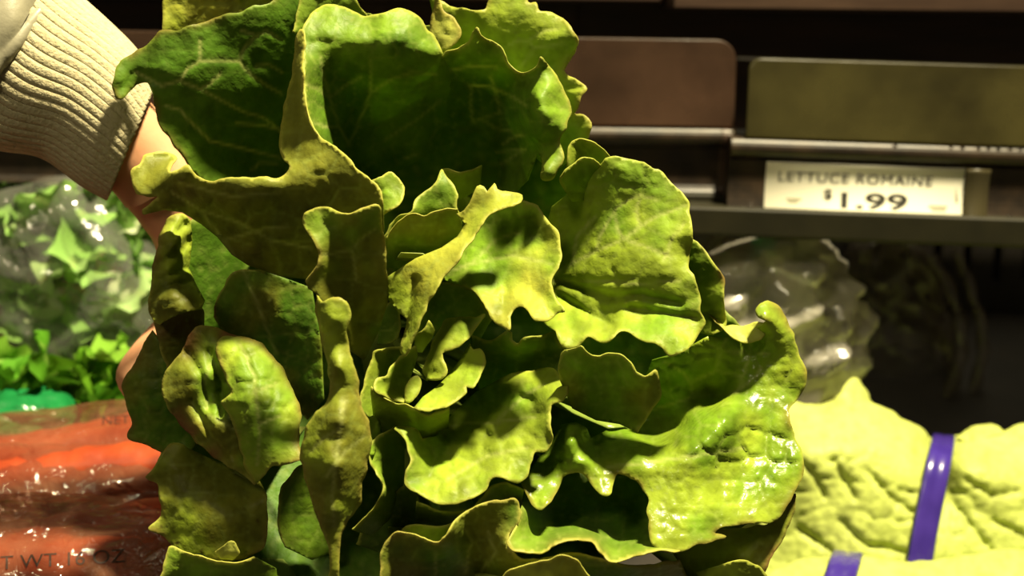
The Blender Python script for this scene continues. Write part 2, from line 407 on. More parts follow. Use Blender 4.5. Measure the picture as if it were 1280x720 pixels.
# price label, curved into the channel
lab = empty('price_label', fR(9, 0, -5.4)); tag(lab, 'yellowish paper price label reading LETTUCE ROMAINE $1.99', 'price label')
lx0, lx1 = 2.05, 16.05
def lpt(x, z, off): return fR(x, chan(z)-off, z)
n = 14; zz = [-1.65-k*3.85/n for k in range(n+1)]
v = [lpt(x, z, .06) for z in zz for x in (lx0, lx1)]
o = mesh_obj('paper', v, [(2*k, 2*k+1, 2*k+3, 2*k+2) for k in range(n)], M_PAPER, lab)
sm = o.modifiers.new('t', 'SOLIDIFY'); sm.thickness = .0003
def text_mesh(s, size, sx=1.0, bold=0, spacing=1.0):
    c = bpy.data.curves.new('txt', 'FONT'); c.body = s; c.size = size; c.space_character = spacing; c.offset = bold; c.resolution_u = 4
    t = bpy.data.objects.new('txt', c); COL.objects.link(t); bpy.context.view_layer.update()
    me = bpy.data.meshes.new_from_object(t.evaluated_get(bpy.context.evaluated_depsgraph_get()))
    bpy.data.objects.remove(t); bm = bmesh.new(); bm.from_mesh(me)
    bmesh.ops.triangulate(bm, faces=bm.faces[:]); bmesh.ops.subdivide_edges(bm, edges=bm.edges[:], cuts=1)
    bmesh.ops.triangulate(bm, faces=bm.faces[:])
    vs_ = [(w.co.x*sx, w.co.y) for w in bm.verts]; fs_ = [tuple(w.index for w in f.verts) for f in bm.faces]; bm.free()
    return vs_, fs_
def label_text(s, x, z, size, wide, m, bold=0, spacing=1.0, name='lettering'):
    vs_, fs_ = text_mesh(s, size, 1, bold, spacing); x0 = min(a for a, b in vs_); w = max(a for a, b in vs_)-x0
    mesh_obj(name, [lpt(x+(a-x0)*wide/w, z+b, .13) for a, b in vs_], fs_, m, lab, False)
label_text('LETTUCE ROMAINE', 2.95, -3.0, .98, 10.9, M_INK, .0, 1.08)
label_text('$', 6.25, -4.15, .95, .6, M_INK, .02)
label_text('1.99', 7.5, -4.72, 1.5, 4.7, M_INK, .032)
for x, z, w, h in ((3.6, -4.3, 1.1, .1), (3.75, -4.5, .7, .1), (13.7, -4.5, 1.3, .14), (13.9, -4.72, 1.0, .10)):
    mesh_obj('small_print', [lpt(x, z, .13), lpt(x+w, z, .13), lpt(x+w, z+h, .13), lpt(x, z+h, .13)], [(0, 1, 2, 3)], M_INK2, lab, False)
mesh_obj('print_mark', [lpt(15.5, -3.0, .13), lpt(15.72, -4.1, .13), lpt(15.6, -4.1, .13)], [(0, 1, 2)], M_INK, lab, False)
o = mesh_obj('clip', [lpt(x, z, .16) for z in zz for x in (16.1, 17.75)], [(2*k, 2*k+1, 2*k+3, 2*k+2) for k in range(n)], M_CLIP, lab)
sm = o.modifiers.new('t', 'SOLIDIFY'); sm.thickness = .0015

# ------------------------------------------------------------------ bags and greens behind the head
def pillow(name, m, size, seed, parent, loc, rot=(0, 0, 0), crum=.12, freq=3.0, n=(72, 40), pinch=.35, ex=.62):
    """sealed pillow bag: cushion cross-section, flattened seam at both ends, crumpled film"""
    nu, nv = n; v = []; f = []
    for j in range(nv+1):
        t = -1+2*j/nv
        prof_ = max(0.0, 1-abs(t)**3.2)**.5
        for i in range(nu):
            a = 2*math.pi*i/nu
            ca = math.copysign(abs(math.cos(a))**ex, math.cos(a)); sa = math.copysign(abs(math.sin(a))**ex, math.sin(a))
            p = Vector((t, ca*(pinch+(1-pinch)*prof_), sa*(.03+.97*prof_)))
            q = p*freq+Vector((seed*7.1, seed*3.3, 0))
            r = mnoise.ridged_multi_fractal(q*.55, 1.0, 2.1, 4, 1.0, 2.0)-1.0
            w = mnoise.noise(q*.8)
            k = 1+crum*(.55*r+.8*w)
            v.append(Vector((p.x*size[0]*(1+.04*w), p.y*size[1]*k, p.z*size[2]*k)))
    for j in range(nv):
        for i in range(nu):
            f.append((j*nu+i, j*nu+(i+1) % nu, (j+1)*nu+(i+1) % nu, (j+1)*nu+i))
    f += [tuple(range(nu))[::-1], tuple(range(nv*nu, (nv+1)*nu))]
    R = Matrix.Translation(loc) @ (Matrix.Rotation(rot[2], 4, 'Z') @ Matrix.Rotation(rot[1], 4, 'Y') @ Matrix.Rotation(rot[0], 4, 'X'))
    return mesh_obj(name, [R @ w for w in v], f, m, parent)

def small_leaf_mesh(seed, c1, c2):
    rnd = random.Random(seed); n, k = 12, 9; v = []; cs = []
    for i in range(n+1):
        t = i/n; w = .42*math.sin(math.pi*min(1, t*.93+.07))**.7
        for j in range(k):
            s = -1+2*j/(k-1)
            z = .25*s*s*w+.12*math.sin(t*5+seed)+.10*abs(s)*math.sin(t*17+s*3+seed)+.05*mnoise.noise((t*6, s*4, seed))
            v.append((t-.5, s*w*(1+.12*math.sin(t*23+seed)), z)); q = max(0, 1-abs(s)*5)
            cs.append([a*(1-.6*q)+b*.6*q for a, b in zip(c1, c2)]+[1])
    f = [(i*k+j, i*k+j+1, (i+1)*k+j+1, (i+1)*k+j) for i in range(n) for j in range(k-1)]
    me = bpy.data.meshes.new('leaf'); me.from_pydata(v, [], f); me.update(); me.materials.append(M_LEAF)
    me.polygons.foreach_set('use_smooth', [True]*len(me.polygons))
    at = me.color_attributes.new('blade', 'FLOAT_COLOR', 'POINT'); at.data.foreach_set('color', [c for q in cs for c in q])
    return me
SALAD = [small_leaf_mesh(i, c, (.42, .50, .2)) for i, c in enumerate(((.28, .50, .12), (.40, .58, .22), (.20, .40, .08), (.6, .68, .42)))]
GREENS = [small_leaf_mesh(i+9, c, (.35, .5, .1)) for i, c in enumerate(((.10, .30, .015), (.16, .38, .02), (.22, .44, .04), (.08, .2, .01)))]
def put_leaf(meshes, parent, loc, size, rnd, name='leaf'):
    o = bpy.data.objects.new(name, rnd.choice(meshes)); COL.objects.link(o)
    o.parent = parent; o.matrix_parent_inverse = parent.matrix_world.inverted()
    o.location = loc; o.scale = (size, size, size)
    o.rotation_euler = (rnd.uniform(-1.2, 1.2), rnd.uniform(-1, 1), rnd.uniform(0, 6.28))

M_FILM = film_mat('clear_film', (.98, .98, .95), .16, 40, .12, (.85, .86, .75), .07)
M_FILM2 = film_mat('milky_film', (.85, .84, .78), .16, 30, .16, (.85, .80, .68), .36)
M_FILM3 = film_mat('dark_film', (.85, .83, .78), .12, 30, .2, (.40, .34, .24), .14)
M_FILMC = film_mat('carrot_bag_film', (.95, .82, .75), .17, 60, .10, (.36, .16, .09), .20)

# clear bag of salad
loc = P(105, 346, 97)
bag = empty('salad_bag', (loc.x, loc.y, zdeck(loc.y))); tag(bag, 'large clear plastic bag stuffed with green salad leaves under the shelf', 'salad bag')
pillow('film', M_FILM, (.088, .064, .070), 3, bag, loc, (.2, 1.25, .15), .16, 3.2)
rnd = random.Random(5)
for i in range(150):
    a = rnd.uniform(0, 6.28); b = rnd.uniform(-1, 1); r = rnd.uniform(.45, 1.0)
    put_leaf(SALAD, bag, loc+Vector((math.cos(a)*.072*r+.012, math.sin(a)*.05*r, b*.066)), rnd.uniform(.04, .07), rnd)
# loose greens in front of it
loc = P(70, 462, 86.5)
gr = empty('leafy_greens', (loc.x, loc.y, zdeck(loc.y))); tag(gr, 'loose heap of bright green leafy herbs below the salad bag', 'greens')
rnd = random.Random(8)
for i in range(150):
    a = rnd.uniform(0, 6.28); r = rnd.random()**.5; hh = rnd.random()
    x = math.cos(a)*.14*r; y = math.sin(a)*.018*r
    put_leaf(GREENS, gr, Vector((loc.x+x, loc.y+y, loc.z-.10+hh*.125-.25*x*x-.03*r)), rnd.uniform(.035, .055), rnd)
# cardboard box corner
M_CARD = mat('cardboard', (.30, .17, .08), .8, noise=(60, (.36, .21, .10)))
fb = frame(P(38, 412, 107), P(-80, 412, 107))
bx = empty('cardboard_box', P(-40, 412, 108)); tag(bx, 'tan cardboard box corner beside the clear salad bag', 'box')
bq = P(-24, 393, 104)
for a, b, c, d_ in ((-10, 3.2, -.3, .3), (-10, 3.2, 11.7, 12.3), (2.6, 3.2, -.3, 12), (-10, -9.4, -.3, 12)):
    box('panel', lambda x, y, z: bq+Vector((x, y, z))/100, a, b, c, d_, -13, 1.6, M_CARD, bx, .0006)

# green plastic bag corner
M_GREENBAG = mat('green_plastic', (.006, .13, .03), .28, .5, noise=(20, (.015, .22, .06)), bump=(60, .5, .004), coat=.3)
loc = P(-8, 530, 84.0)
gb = pillow('film_bag', M_GREENBAG, (.055, .022, .018), 11, None, loc, (.2, -.1, .1), .30, 4.5)
gb.name = 'green_bag'; tag(gb, 'crumpled bright green plastic bag behind the carrots', 'plastic bag')

# carrots in clear bags
M_CARROT = mat('carrot_skin', (.27, .035, .010), .42, .5, noise=(45, (.40, .065, .016), (1, 1, 1)), bump=(70, .4, .002))
def carrot_mesh(seed, L_, r):
    rnd = random.Random(seed); v = []; f = []; n, k = 26, 14
    for i in range(n+1):
        t = i/n; rr = r*(1-.45*t)*min(1, (t*14+.25))**.5*min(1, ((1-t)*9+.04))**.6*(1+.05*math.sin(i*2.3+seed)+.02*rnd.uniform(-1, 1))
        bend = .012*math.sin(t*2.6+seed)
        for j in range(k):
            a = 6.2832*j/k; v.append((t*L_-L_/2, bend+rr*math.cos(a), rr*math.sin(a)))
    f = [(i*k+j, i*k+(j+1) % k, (i+1)*k+(j+1) % k, (i+1)*k+j) for i in range(n) for j in range(k)]+[tuple(range(k))[::-1], tuple(range(n*k, n*k+k))]
    me = bpy.data.meshes.new('carrot'); me.from_pydata(v, [], f); me.update(); me.materials.append(M_CARROT)
    me.polygons.foreach_set('use_smooth', [True]*len(me.polygons)); return me
CARROTS = [carrot_mesh(i, .20, .017+.002*i) for i in range(3)]
def project_text(s, px, py, wpx, hpx, slope, target, m, parent, ref):
    vs_, fs_ = text_mesh(s, 1.0); x0 = min(a for a, b in vs_); w = max(a for a, b in vs_)-x0
    bvh = BVHTree.FromObject(target, bpy.context.evaluated_depsgraph_get()); out = []
    for a, b in vs_:
        x = px+(a-x0)/w*wpx; y = py-b/.7*hpx+slope*(x-px); p = P(x, y, ref)
        dr = (p-Vector(CAM)).normalized(); h = bvh.ray_cast(Vector(CAM), dr)
        out.append((h[0] if h[0] else p)-dr*.0008)
    return mesh_obj('lettering', out, fs_, m, parent, False)
M_PRINT = mat('dark_print', (.045, .02, .012), .5)
def carrot_bag(px, py, d, size, rot, seed, label, rows, crum):
    loc = P(px, py, d)
    e = empty('carrot_bag', (loc.x, loc.y, loc.z-size[2])); tag(e, label, 'carrot bag')
    fl = pillow('film', M_FILMC, size, seed, e, loc, rot, crum, 4.0, ex=.9)
    rnd = random.Random(seed)
    R = Matrix.Rotation(rot[2], 4, 'Z') @ Matrix.Rotation(rot[1], 4, 'Y') @ Matrix.Rotation(rot[0], 4, 'X')
    for zc, ys in rows:
        for y in ys:
            o = bpy.data.objects.new('carrot', rnd.choice(CARROTS)); COL.objects.link(o); o.parent = e
            o.matrix_parent_inverse = e.matrix_world.inverted()
            mm = Matrix.Translation(loc) @ R @ Matrix.Translation((rnd.uniform(-.008, .008), y, zc)) @ Matrix.Rotation(rnd.choice((0, math.pi))+rnd.uniform(-.09, .09), 4, 'Z') @ Matrix.Rotation(rnd.uniform(0, 6), 4, 'X')
            o.matrix_world = mm
    bpy.context.view_layer.update()
    return e, fl
rows3 = [(-.018, (-.044, -.012, .02, .044)), (.014, (-.046, -.014, .016, .042))]
e1, f1_ = carrot_bag(78, 598, 76, (.130, .064, .038), (.10, -.10, .10), 2, 'clear bag of carrots lying on top of the other carrot bag', rows3, .10)
project_text('NET', 128, 531, 34, 11, -.05, f1_, M_PRINT, e1, 74)
e2, f2_ = carrot_bag(-40, 738, 63.5, (.130, .066, .038), (.12, .0, .06), 6, 'clear bag of carrots printed WT 16, lowest in front of the green bag', rows3, .10)
project_text('NET WT 16 OZ', -34, 714, 190, 17, -.06, f2_, M_PRINT, e2, 57)

# bags in the dark under the shelf on the right
loc = P(950, 402, 98.5)
wb = empty('produce_bag', (loc.x, loc.y, zdeck(loc.y))); tag(wb, 'crumpled milky clear plastic bag in the dark under the price label', 'plastic bag')
pillow('film', M_FILM2, (.074, .066, .07), 21, wb, loc, (.2, 1.15, .3), .34, 4.2)
rnd = random.Random(12)
for i in range(16):
    put_leaf(SALAD[3:], wb, loc+Vector((rnd.uniform(-.05, .04), rnd.uniform(-.03, .04), rnd.uniform(-.06, .06))), rnd.uniform(.04, .06), rnd)
M_TAG = mat('green_tag', (.01, .16, .04), .5)
tg = P(953, 300, 95); o = box('green_tag', lambda x, y, z: tg+Vector((x, y, z))/100, -.8, 1.0, -.1, .1, -1.4, 1.6, M_TAG, wb, .0005)
loc = P(1118, 420, 127)
wb2 = empty('produce_bag', (loc.x, loc.y, zdeck(loc.y))); tag(wb2, 'limp dark clear plastic bag hanging against the slotted back panel', 'plastic bag')
pillow('film', M_FILM3, (.11, .04, .05), 33, wb2, loc, (.1, 1.35, .1), .35, 4.0)
# curved edges of a hanging plastic bag
hb = empty('plastic_bag', P(1190, 520, 121)); tag(hb, 'thin hanging plastic bag with curved folded edges in front of the back slots', 'plastic bag')
for pts, w in (([(1160, 318), (1185, 360), (1200, 410), (1196, 460), (1178, 505), (1160, 522)], 1.1), ([(1195, 312), (1215, 370), (1228, 420), (1222, 470), (1205, 510), (1185, 528)], .8)):
    c = catmull([(x, y, 120) for x, y in pts], 6); v = []; f = []
    for i, (x, y, d_) in enumerate(c):
        for k in range(9):
            a = -1.4+2.8*k/8; v.append(P(x+math.sin(a)*w*9+2*math.sin(i*.9+k), y, d_+2.0-2.0*math.cos(a)*w))
    f = [(i*9+k, i*9+k+1, (i+1)*9+k+1, (i+1)*9+k) for i in range(len(c)-1) for k in range(8)]
    o = mesh_obj('folded_edge', v, f, M_FILM3, hb); o.modifiers.new('t', 'SOLIDIFY').thickness = .0004

# ------------------------------------------------------------------ banded romaine bunches on the right
M_BAND = mat('purple_rubber_band', (.035, .018, .20), .25, .5, noise=(50, (.05, .026, .26)), coat=.3)
def bunch_heart(parent, c, size, rz, seed):
    """tight inner leaves of a bunch: closed ribbed body under the outer leaves"""
    v = []; f = []; n, k = 40, 36
    for i in range(n+1):
        t = -1+2*i/n; r = max(.02, 1-abs(t)**2.6)**.5
        for j in range(k):
            a = 6.2832*j/k; q = 1+.05*math.sin(a*7+t*3+seed)+.05*mnoise.noise((t*4, math.cos(a)*2, math.sin(a)*2+seed))
            v.append(Vector((t*size[0], math.cos(a)*size[1]*r*q, math.sin(a)*size[2]*r*q)))
    f = [(i*k+j, i*k+(j+1) % k, (i+1)*k+(j+1) % k, (i+1)*k+j) for i in range(n) for j in range(k)]+[tuple(range(k))[::-1], tuple(range(n*k, n*k+k))]
    R = Matrix.Translation(c) @ Matrix.Rotation(rz, 4, 'Z')
    o = mesh_obj('heart', [R @ w for w in v], f, M_PALE, parent)
    at = o.data.color_attributes.new('blade', 'FLOAT_COLOR', 'POINT'); at.data.foreach_set('color', [.50, .58, .14, 1]*len(v))
    return o
def band(parent, pts, w, thick=.0016):
    """closed rubber band through the points (each a world point), w = its width direction"""
    n = len(pts); v = []
    cen = sum(pts, Vector())/n
    for p in pts:
        out = (p-cen); out = (out-w.normalized()*out.dot(w.normalized())).normalized()
        for s, q in ((-.5, 0), (-.42, 1), (-.12, 1), (0, .55), (.12, 1), (.42, 1), (.5, 0)): v.append(p+w*s+out*thick*q)
    f = [(i*7+k, i*7+(k+1) % 7, ((i+1) % n)*7+(k+1) % 7, ((i+1) % n)*7+k) for i in range(n) for k in range(7)]
    return mesh_obj('rubber_band', v, f, M_BAND, parent)
RM = dict(tint='romaine', mat_=M_PALE, depth=84, ruffle=.25, rufw=22, mott=.12, edge=.3, rimcol=(.7, .72, .22), thick=.0014, net=.12, veinamt=.3)
c1 = P(1190, 640, 93)
rb = empty('romaine_bunch', (c1.x, c1.y, zdeck(c1.y))); tag(rb, 'pale romaine bunch with the purple band seen full height', 'romaine lettuce', 'romaine bunches tied with purple rubber bands')
bunch_heart(rb, c1+Vector((.02, .0, -.012)), (.19, .062, .068), .05, 1)
leaf(rb, [(950, 640, 2), (955, 560, 3), (968, 515, 4.5), (985, 500, 5), (1005, 506, 5), (1022, 507, 5), (1040, 500, 5.3), (1052, 488, 5.5), (1068, 474, 6), (1082, 488, 5.6), (1088, 502, 5.2), (1108, 512, 5), (1135, 527, 5), (1155, 540, 5), (1166, 556, 5)],
     [(1180, 600, .6), (1165, 660, -.2), (1150, 730, -.8), (1050, 745, -1.2), (950, 740, 0)],
     inner=[(1000, 560, .2), (1050, 548, .4), (1100, 562, .4), (1140, 578, .6), (1050, 600, -.4), (1100, 640, -.8), (1000, 640, 0), (1130, 620, -.2), (1050, 680, -.6)],
     cell=32, bump=.24, creases=[[(1005, 580), (1020, 600), (1030, 620)], [(1040, 575), (1060, 605), (1068, 622)], [(1085, 590), (1110, 620), (1140, 640)], [(1050, 650), (1080, 680), (1130, 690)], [(1000, 660), (1040, 690)]], **RM)
leaf(rb, [(1172, 590, 4.2), (1180, 560, 5), (1196, 548, 5.2), (1215, 536, 5), (1240, 533, 5), (1252, 542, 4.8), (1268, 533, 5), (1290, 530, 5), (1340, 540, 5)],
     [(1350, 640, 0), (1345, 730, -.5), (1240, 735, -1), (1140, 730, -1), (1150, 660, 0)],
     inner=[(1200, 582, .7), (1260, 578, .7), (1220, 630, -.2), (1280, 640, -.4), (1200, 680, -.8)],
     cell=32, bump=.24, creases=[[(1190, 625), (1215, 660), (1240, 690)], [(1210, 600), (1240, 620), (1270, 615)], [(1240, 650), (1280, 670)]], **RM)
leaf(rb, [(1196, 548, 4.2), (1212, 552, 3.6), (1240, 546, 3.8), (1255, 541, 4.4), (1240, 532, 5.6), (1214, 534, 5.6)], [], cell=30, bump=.1, **RM)
def dback(x, y): return P(x, y, 84)
front = [P(x, y, 84+dz) for x, y, dz in ((1180, 546, 5.8), (1178, 556, 2.4), (1174, 575, -.2), (1169, 600, -.7), (1163, 630, -1.0), (1157, 660, -1.2), (1150, 700, -1.7), (1146, 735, -1.9))]
wv = P(1196, 602, 84)-P(1164, 598, 84)
cb = sum(front, Vector())/len(front)
back = [P(1148, 760, 87), P(1152, 770, 93), P(1160, 740, 99), P(1170, 660, 102), P(1178, 590, 99), P(1180, 552, 94)]
band(rb, front+back, wv)
c2 = P(1190, 790, 80.5)
rb2 = empty('romaine_bunch', (c2.x, c2.y, zdeck(c2.y)-.02)); tag(rb2, 'pale romaine bunch lowest in front, only the top of its purple band showing', 'romaine lettuce', 'romaine bunches tied with purple rubber bands')
bunch_heart(rb2, c2+Vector((.0, .0, -.005)), (.19, .036, .045), .02, 4)
RM2 = dict(RM); RM2['depth'] = 76
leaf(rb2, [(945, 740, 2), (965, 716, 3), (990, 704, 4), (1020, 697, 4.5), (1050, 694, 4.5), (1090, 697, 4.5), (1125, 703, 4.5), (1155, 703, 4.5), (1190, 697, 4.5), (1225, 692, 4.5), (1265, 688, 4.5), (1330, 690, 4.5)],
     [(1340, 760, 0), (1340, 820, -1), (1140, 830, -1.5), (950, 820, 0)], inner=[(1050, 740, .2), (1150, 745, .2), (1250, 740, .2)], cell=40, bump=.2, **RM2)
front = [P(x, y, 76+dz) for x, y, dz in ((1060, 692, 4.6), (1056, 702, 2.2), (1050, 722, .6), (1044, 750, -.5), (1036, 800, -1.6))]
wv = P(1076, 722, 76)-P(1034, 718, 76)
band(rb2, front+[P(1034, 850, 77), P(1040, 860, 83), P(1050, 770, 85), P(1060, 702, 83)], wv)

# ------------------------------------------------------------------ the head of lettuce held up to the camera
head = empty('romaine_lettuce', P(430, 400, D0+14))
tag(head, 'large open head of green leaf romaine held up by the hand', 'lettuce')
Lf = lambda *a, **k: leaf(head, *a, **k)

# core and the outer leaves at the back that close the bowl
v = []; f = []
A = P(470, 400, D0+10.5); B = P(400, 390, D0+19)
ax = (B-A).normalized(); s1 = ax.cross(Vector((0, 0, 1))).normalized(); s2 = ax.cross(s1)
for i in range(13):
    t = i/12; r = (.040-.018*t)*(1 if i < 12 else .8)
    for j in range(20):
        a = 6.2832*j/20; q = 1+.06*math.sin(5*a+t*2); v.append(A+(B-A)*t+(s1*math.cos(a)+s2*math.sin(a))*r*q)
f = [(i*20+j, i*20+(j+1) % 20, (i+1)*20+(j+1) % 20, (i+1)*20+j) for i in range(12) for j in range(20)]+[tuple(range(20)), tuple(range(240, 260))[::-1]]
core = mesh_obj('core', v, f, M_PALE, head)
at = core.data.color_attributes.new('blade', 'FLOAT_COLOR', 'POINT'); at.data.foreach_set('color', [.55, .55, .28, 1]*len(v))
core['label'] = 'pale cut core'

CEN = (470, 390, 11.5)
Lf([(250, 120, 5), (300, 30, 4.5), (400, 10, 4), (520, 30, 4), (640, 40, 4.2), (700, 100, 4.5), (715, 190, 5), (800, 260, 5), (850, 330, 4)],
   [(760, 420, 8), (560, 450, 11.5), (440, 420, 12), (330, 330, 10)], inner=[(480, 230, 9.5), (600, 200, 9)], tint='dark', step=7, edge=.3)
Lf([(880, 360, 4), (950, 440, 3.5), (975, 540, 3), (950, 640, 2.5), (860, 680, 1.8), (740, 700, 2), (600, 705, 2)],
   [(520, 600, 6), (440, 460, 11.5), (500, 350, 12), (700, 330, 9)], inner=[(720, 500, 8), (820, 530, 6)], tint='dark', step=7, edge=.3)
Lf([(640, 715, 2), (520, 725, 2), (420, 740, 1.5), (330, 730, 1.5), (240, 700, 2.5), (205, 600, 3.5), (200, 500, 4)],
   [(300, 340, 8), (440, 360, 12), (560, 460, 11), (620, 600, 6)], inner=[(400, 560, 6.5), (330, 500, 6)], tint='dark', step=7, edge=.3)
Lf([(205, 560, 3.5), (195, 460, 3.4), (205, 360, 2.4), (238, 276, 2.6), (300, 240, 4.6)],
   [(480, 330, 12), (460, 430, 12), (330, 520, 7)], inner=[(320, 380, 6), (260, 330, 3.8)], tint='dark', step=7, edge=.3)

# --- back, top
Lf([(203, 45, 3.4), (205, 20, 3.2), (214, -28, 3), (300, -40, 3), (362, -28, 3)], [(362, 25, 4), (300, 60, 4.5), (215, 60, 4)], tint='yellow', tint2='light', mott=.3, stalk=False)
Lf([(366, 40, 2.2), (372, 14, 2.2), (386, -25, 2.2), (432, -25, 2.6), (446, 2, 2.6), (461, 19, 3)], [(472, 60, 4), (400, 60, 4)], tint='mid', ruffle=.08, stalk=False)
Lf([(536, 50, 2.6), (539, 28, 2.6), (546, -6, 2.6), (556, 12, 2.4), (572, 27, 2.2), (577, 40, 2.1), (572, 53, 2.1), (555, 67, 2.2)], [(545, 72, 2.6)], tint='pale', tint2='yellow', ruffle=.05, brown=.5, stalk=False)
# L4
Lf([(536, -6, 3.4), (550, 0, 3.2), (563, 8, 3.1), (578, 10, 3.1), (592, 14, 3.1), (607, 12, 3.2), (611, 0, 3.2), (616, -25, 3.3), (658, -25, 3.4), (660, 2, 3), (670, 3, 3), (674, 14, 2.9), (690, 17, 2.8), (703, 24, 2.7), (714, 34, 2.6), (721, 46, 2.6), (722, 57, 2.6), (718, 69, 2.7), (712, 79, 2.8), (706, 88, 3), (711, 95, 2.8), (718, 97, 2.6), (728, 105, 2.4), (733, 111, 2.4), (727, 122, 2.6), (722, 136, 2.9), (718, 142, 3.1), (729, 143, 2.6), (738, 150, 2.5), (740, 157, 2.5), (737, 172, 2.8), (728, 192, 3)],
   [(690, 215, 4.5), (640, 170, 6), (590, 110, 5.5), (555, 80, 5)], inner=[(640, 60, 3.6), (680, 100, 3.8), (690, 60, 2.9), (640, 20, 3.2)],
   veins=[[(648, 85), (660, 73), (668, 59), (690, 56), (705, 52)], [(668, 59), (660, 51), (648, 50), (636, 56)], [(660, 51), (680, 38), (700, 36)]], tint='mid', tint2='light', brown=.35, stalk=False)
# L1 big dark leaf
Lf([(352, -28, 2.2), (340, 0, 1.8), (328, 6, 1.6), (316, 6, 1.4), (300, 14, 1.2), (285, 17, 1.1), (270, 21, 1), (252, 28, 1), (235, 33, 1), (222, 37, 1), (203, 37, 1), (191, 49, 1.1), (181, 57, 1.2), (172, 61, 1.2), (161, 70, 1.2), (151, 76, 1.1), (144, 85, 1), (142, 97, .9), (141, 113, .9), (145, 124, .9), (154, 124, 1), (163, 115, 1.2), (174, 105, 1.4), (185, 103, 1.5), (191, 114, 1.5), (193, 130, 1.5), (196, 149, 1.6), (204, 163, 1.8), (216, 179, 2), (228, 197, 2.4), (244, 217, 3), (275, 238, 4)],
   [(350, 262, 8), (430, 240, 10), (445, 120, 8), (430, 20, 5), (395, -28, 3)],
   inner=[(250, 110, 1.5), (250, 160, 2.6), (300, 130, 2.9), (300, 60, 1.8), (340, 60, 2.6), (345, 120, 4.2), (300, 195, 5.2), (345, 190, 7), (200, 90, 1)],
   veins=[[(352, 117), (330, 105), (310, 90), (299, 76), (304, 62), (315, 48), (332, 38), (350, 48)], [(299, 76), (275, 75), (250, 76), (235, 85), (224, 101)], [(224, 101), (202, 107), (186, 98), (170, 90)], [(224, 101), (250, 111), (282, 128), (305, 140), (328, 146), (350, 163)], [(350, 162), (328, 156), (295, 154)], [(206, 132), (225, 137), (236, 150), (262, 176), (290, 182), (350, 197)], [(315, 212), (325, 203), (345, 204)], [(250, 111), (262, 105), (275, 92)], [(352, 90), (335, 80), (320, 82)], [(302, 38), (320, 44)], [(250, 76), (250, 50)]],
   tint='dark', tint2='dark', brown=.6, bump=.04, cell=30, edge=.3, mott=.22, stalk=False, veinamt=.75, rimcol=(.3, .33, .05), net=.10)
# L2 top leaf, concave, with the lip that catches light
Lf([(384, 150, -1.8), (380, 110, -1.5), (378, 70, -1), (376, 45, -.3), (382, 28, .3), (392, 14, .8), (412, 6, 1), (430, 10, 1), (446, 16, 1), (460, 20, 1.2), (475, 18, 1.2), (486, 14, 1.1), (498, 10, 1), (509, 12, 1.1), (518, 18, 1.2), (527, 27, 1.3), (536, 38, 1.5), (546, 52, 1.7), (556, 68, 2)],
   [(600, 110, 6), (615, 210, 10), (540, 245, 11), (470, 240, 9), (430, 215, 3), (400, 180, -.5)],
   inner=[(412, 40, .2), (450, 50, .2), (500, 45, .2), (530, 60, .9), (412, 66, .2), (460, 66, .5), (510, 66, .6), (420, 90, 1.3), (470, 90, 1.6), (520, 95, 2.4), (460, 130, 4.2), (510, 140, 5.6), (560, 140, 7), (425, 150, 3.2), (450, 180, 6), (500, 195, 8.5), (400, 110, .6), (402, 140, .8)],
   veins=[[(436, 182), (424, 160), (412, 125), (404, 95), (400, 70)], [(436, 182), (447, 155), (462, 120), (464, 95), (463, 70)], [(412, 122), (432, 106), (452, 95)], [(380, 105), (398, 112), (410, 122)], [(464, 115), (490, 98), (515, 90), (545, 92)], [(424, 160), (405, 158), (390, 153)], [(505, 198), (522, 192)], [(480, 175), (520, 150), (550, 125)]],
   tint='dark', tint2='mid', bump=.09, ruffle=.22, mott=.2, stalk=False)
# L3 inner top-right leaf with a folded flap
Lf([(536, 108, 4.5), (545, 86, 3), (554, 67, 1.3), (570, 60, .6), (585, 50, .1), (596, 34, -.2), (602, 43, -.2), (611, 48, .1), (622, 55, .2), (631, 66, .2), (636, 78, .1), (645, 87, -.2), (658, 90, -.7), (669, 84, -1.1), (675, 70, -1.4), (684, 78, -1.1), (694, 92, -.8), (703, 108, -.6), (711, 125, -.5), (713, 140, -.5), (709, 158, -.9), (701, 172, -1), (702, 186, -1), (704, 197, -1.1), (697, 214, -1.2), (690, 225, -1.1), (679, 225, -.9), (675, 216, -.7), (679, 200, -.3)],
   [(672, 190, 1.5), (660, 225, 4.5), (640, 245, 7.5), (600, 240, 10), (550, 225, 11), (525, 180, 9.5)],
   inner=[(668, 100, -.8), (663, 118, -1.1), (666, 140, -1.3), (672, 165, -1.1), (690, 130, -1.4), (690, 105, -1.3), (690, 160, -1.4), (620, 120, 4.2), (620, 160, 6.5), (590, 130, 6), (640, 110, 2.4), (648, 130, 1.6), (640, 180, 5.5), (580, 90, 3), (600, 75, 1.0), (620, 75, .9), (645, 100, 1.2), (655, 160, 1.6)],
   veins=[[(613, 92), (617, 110), (622, 125), (626, 141), (610, 145), (591, 152)], [(585, 106), (612, 108), (640, 120), (660, 133)], [(605, 150), (620, 160), (640, 164)], [(622, 84), (590, 82), (560, 88), (538, 106)], [(565, 208), (582, 192), (620, 190), (656, 186)], [(613, 212), (635, 200), (656, 186)], [(590, 108), (588, 128), (591, 152)], [(630, 180), (640, 172), (655, 168)]],
   tint='mid', tint2='dark', brown=.15, veinamt=.6, stalk=False)
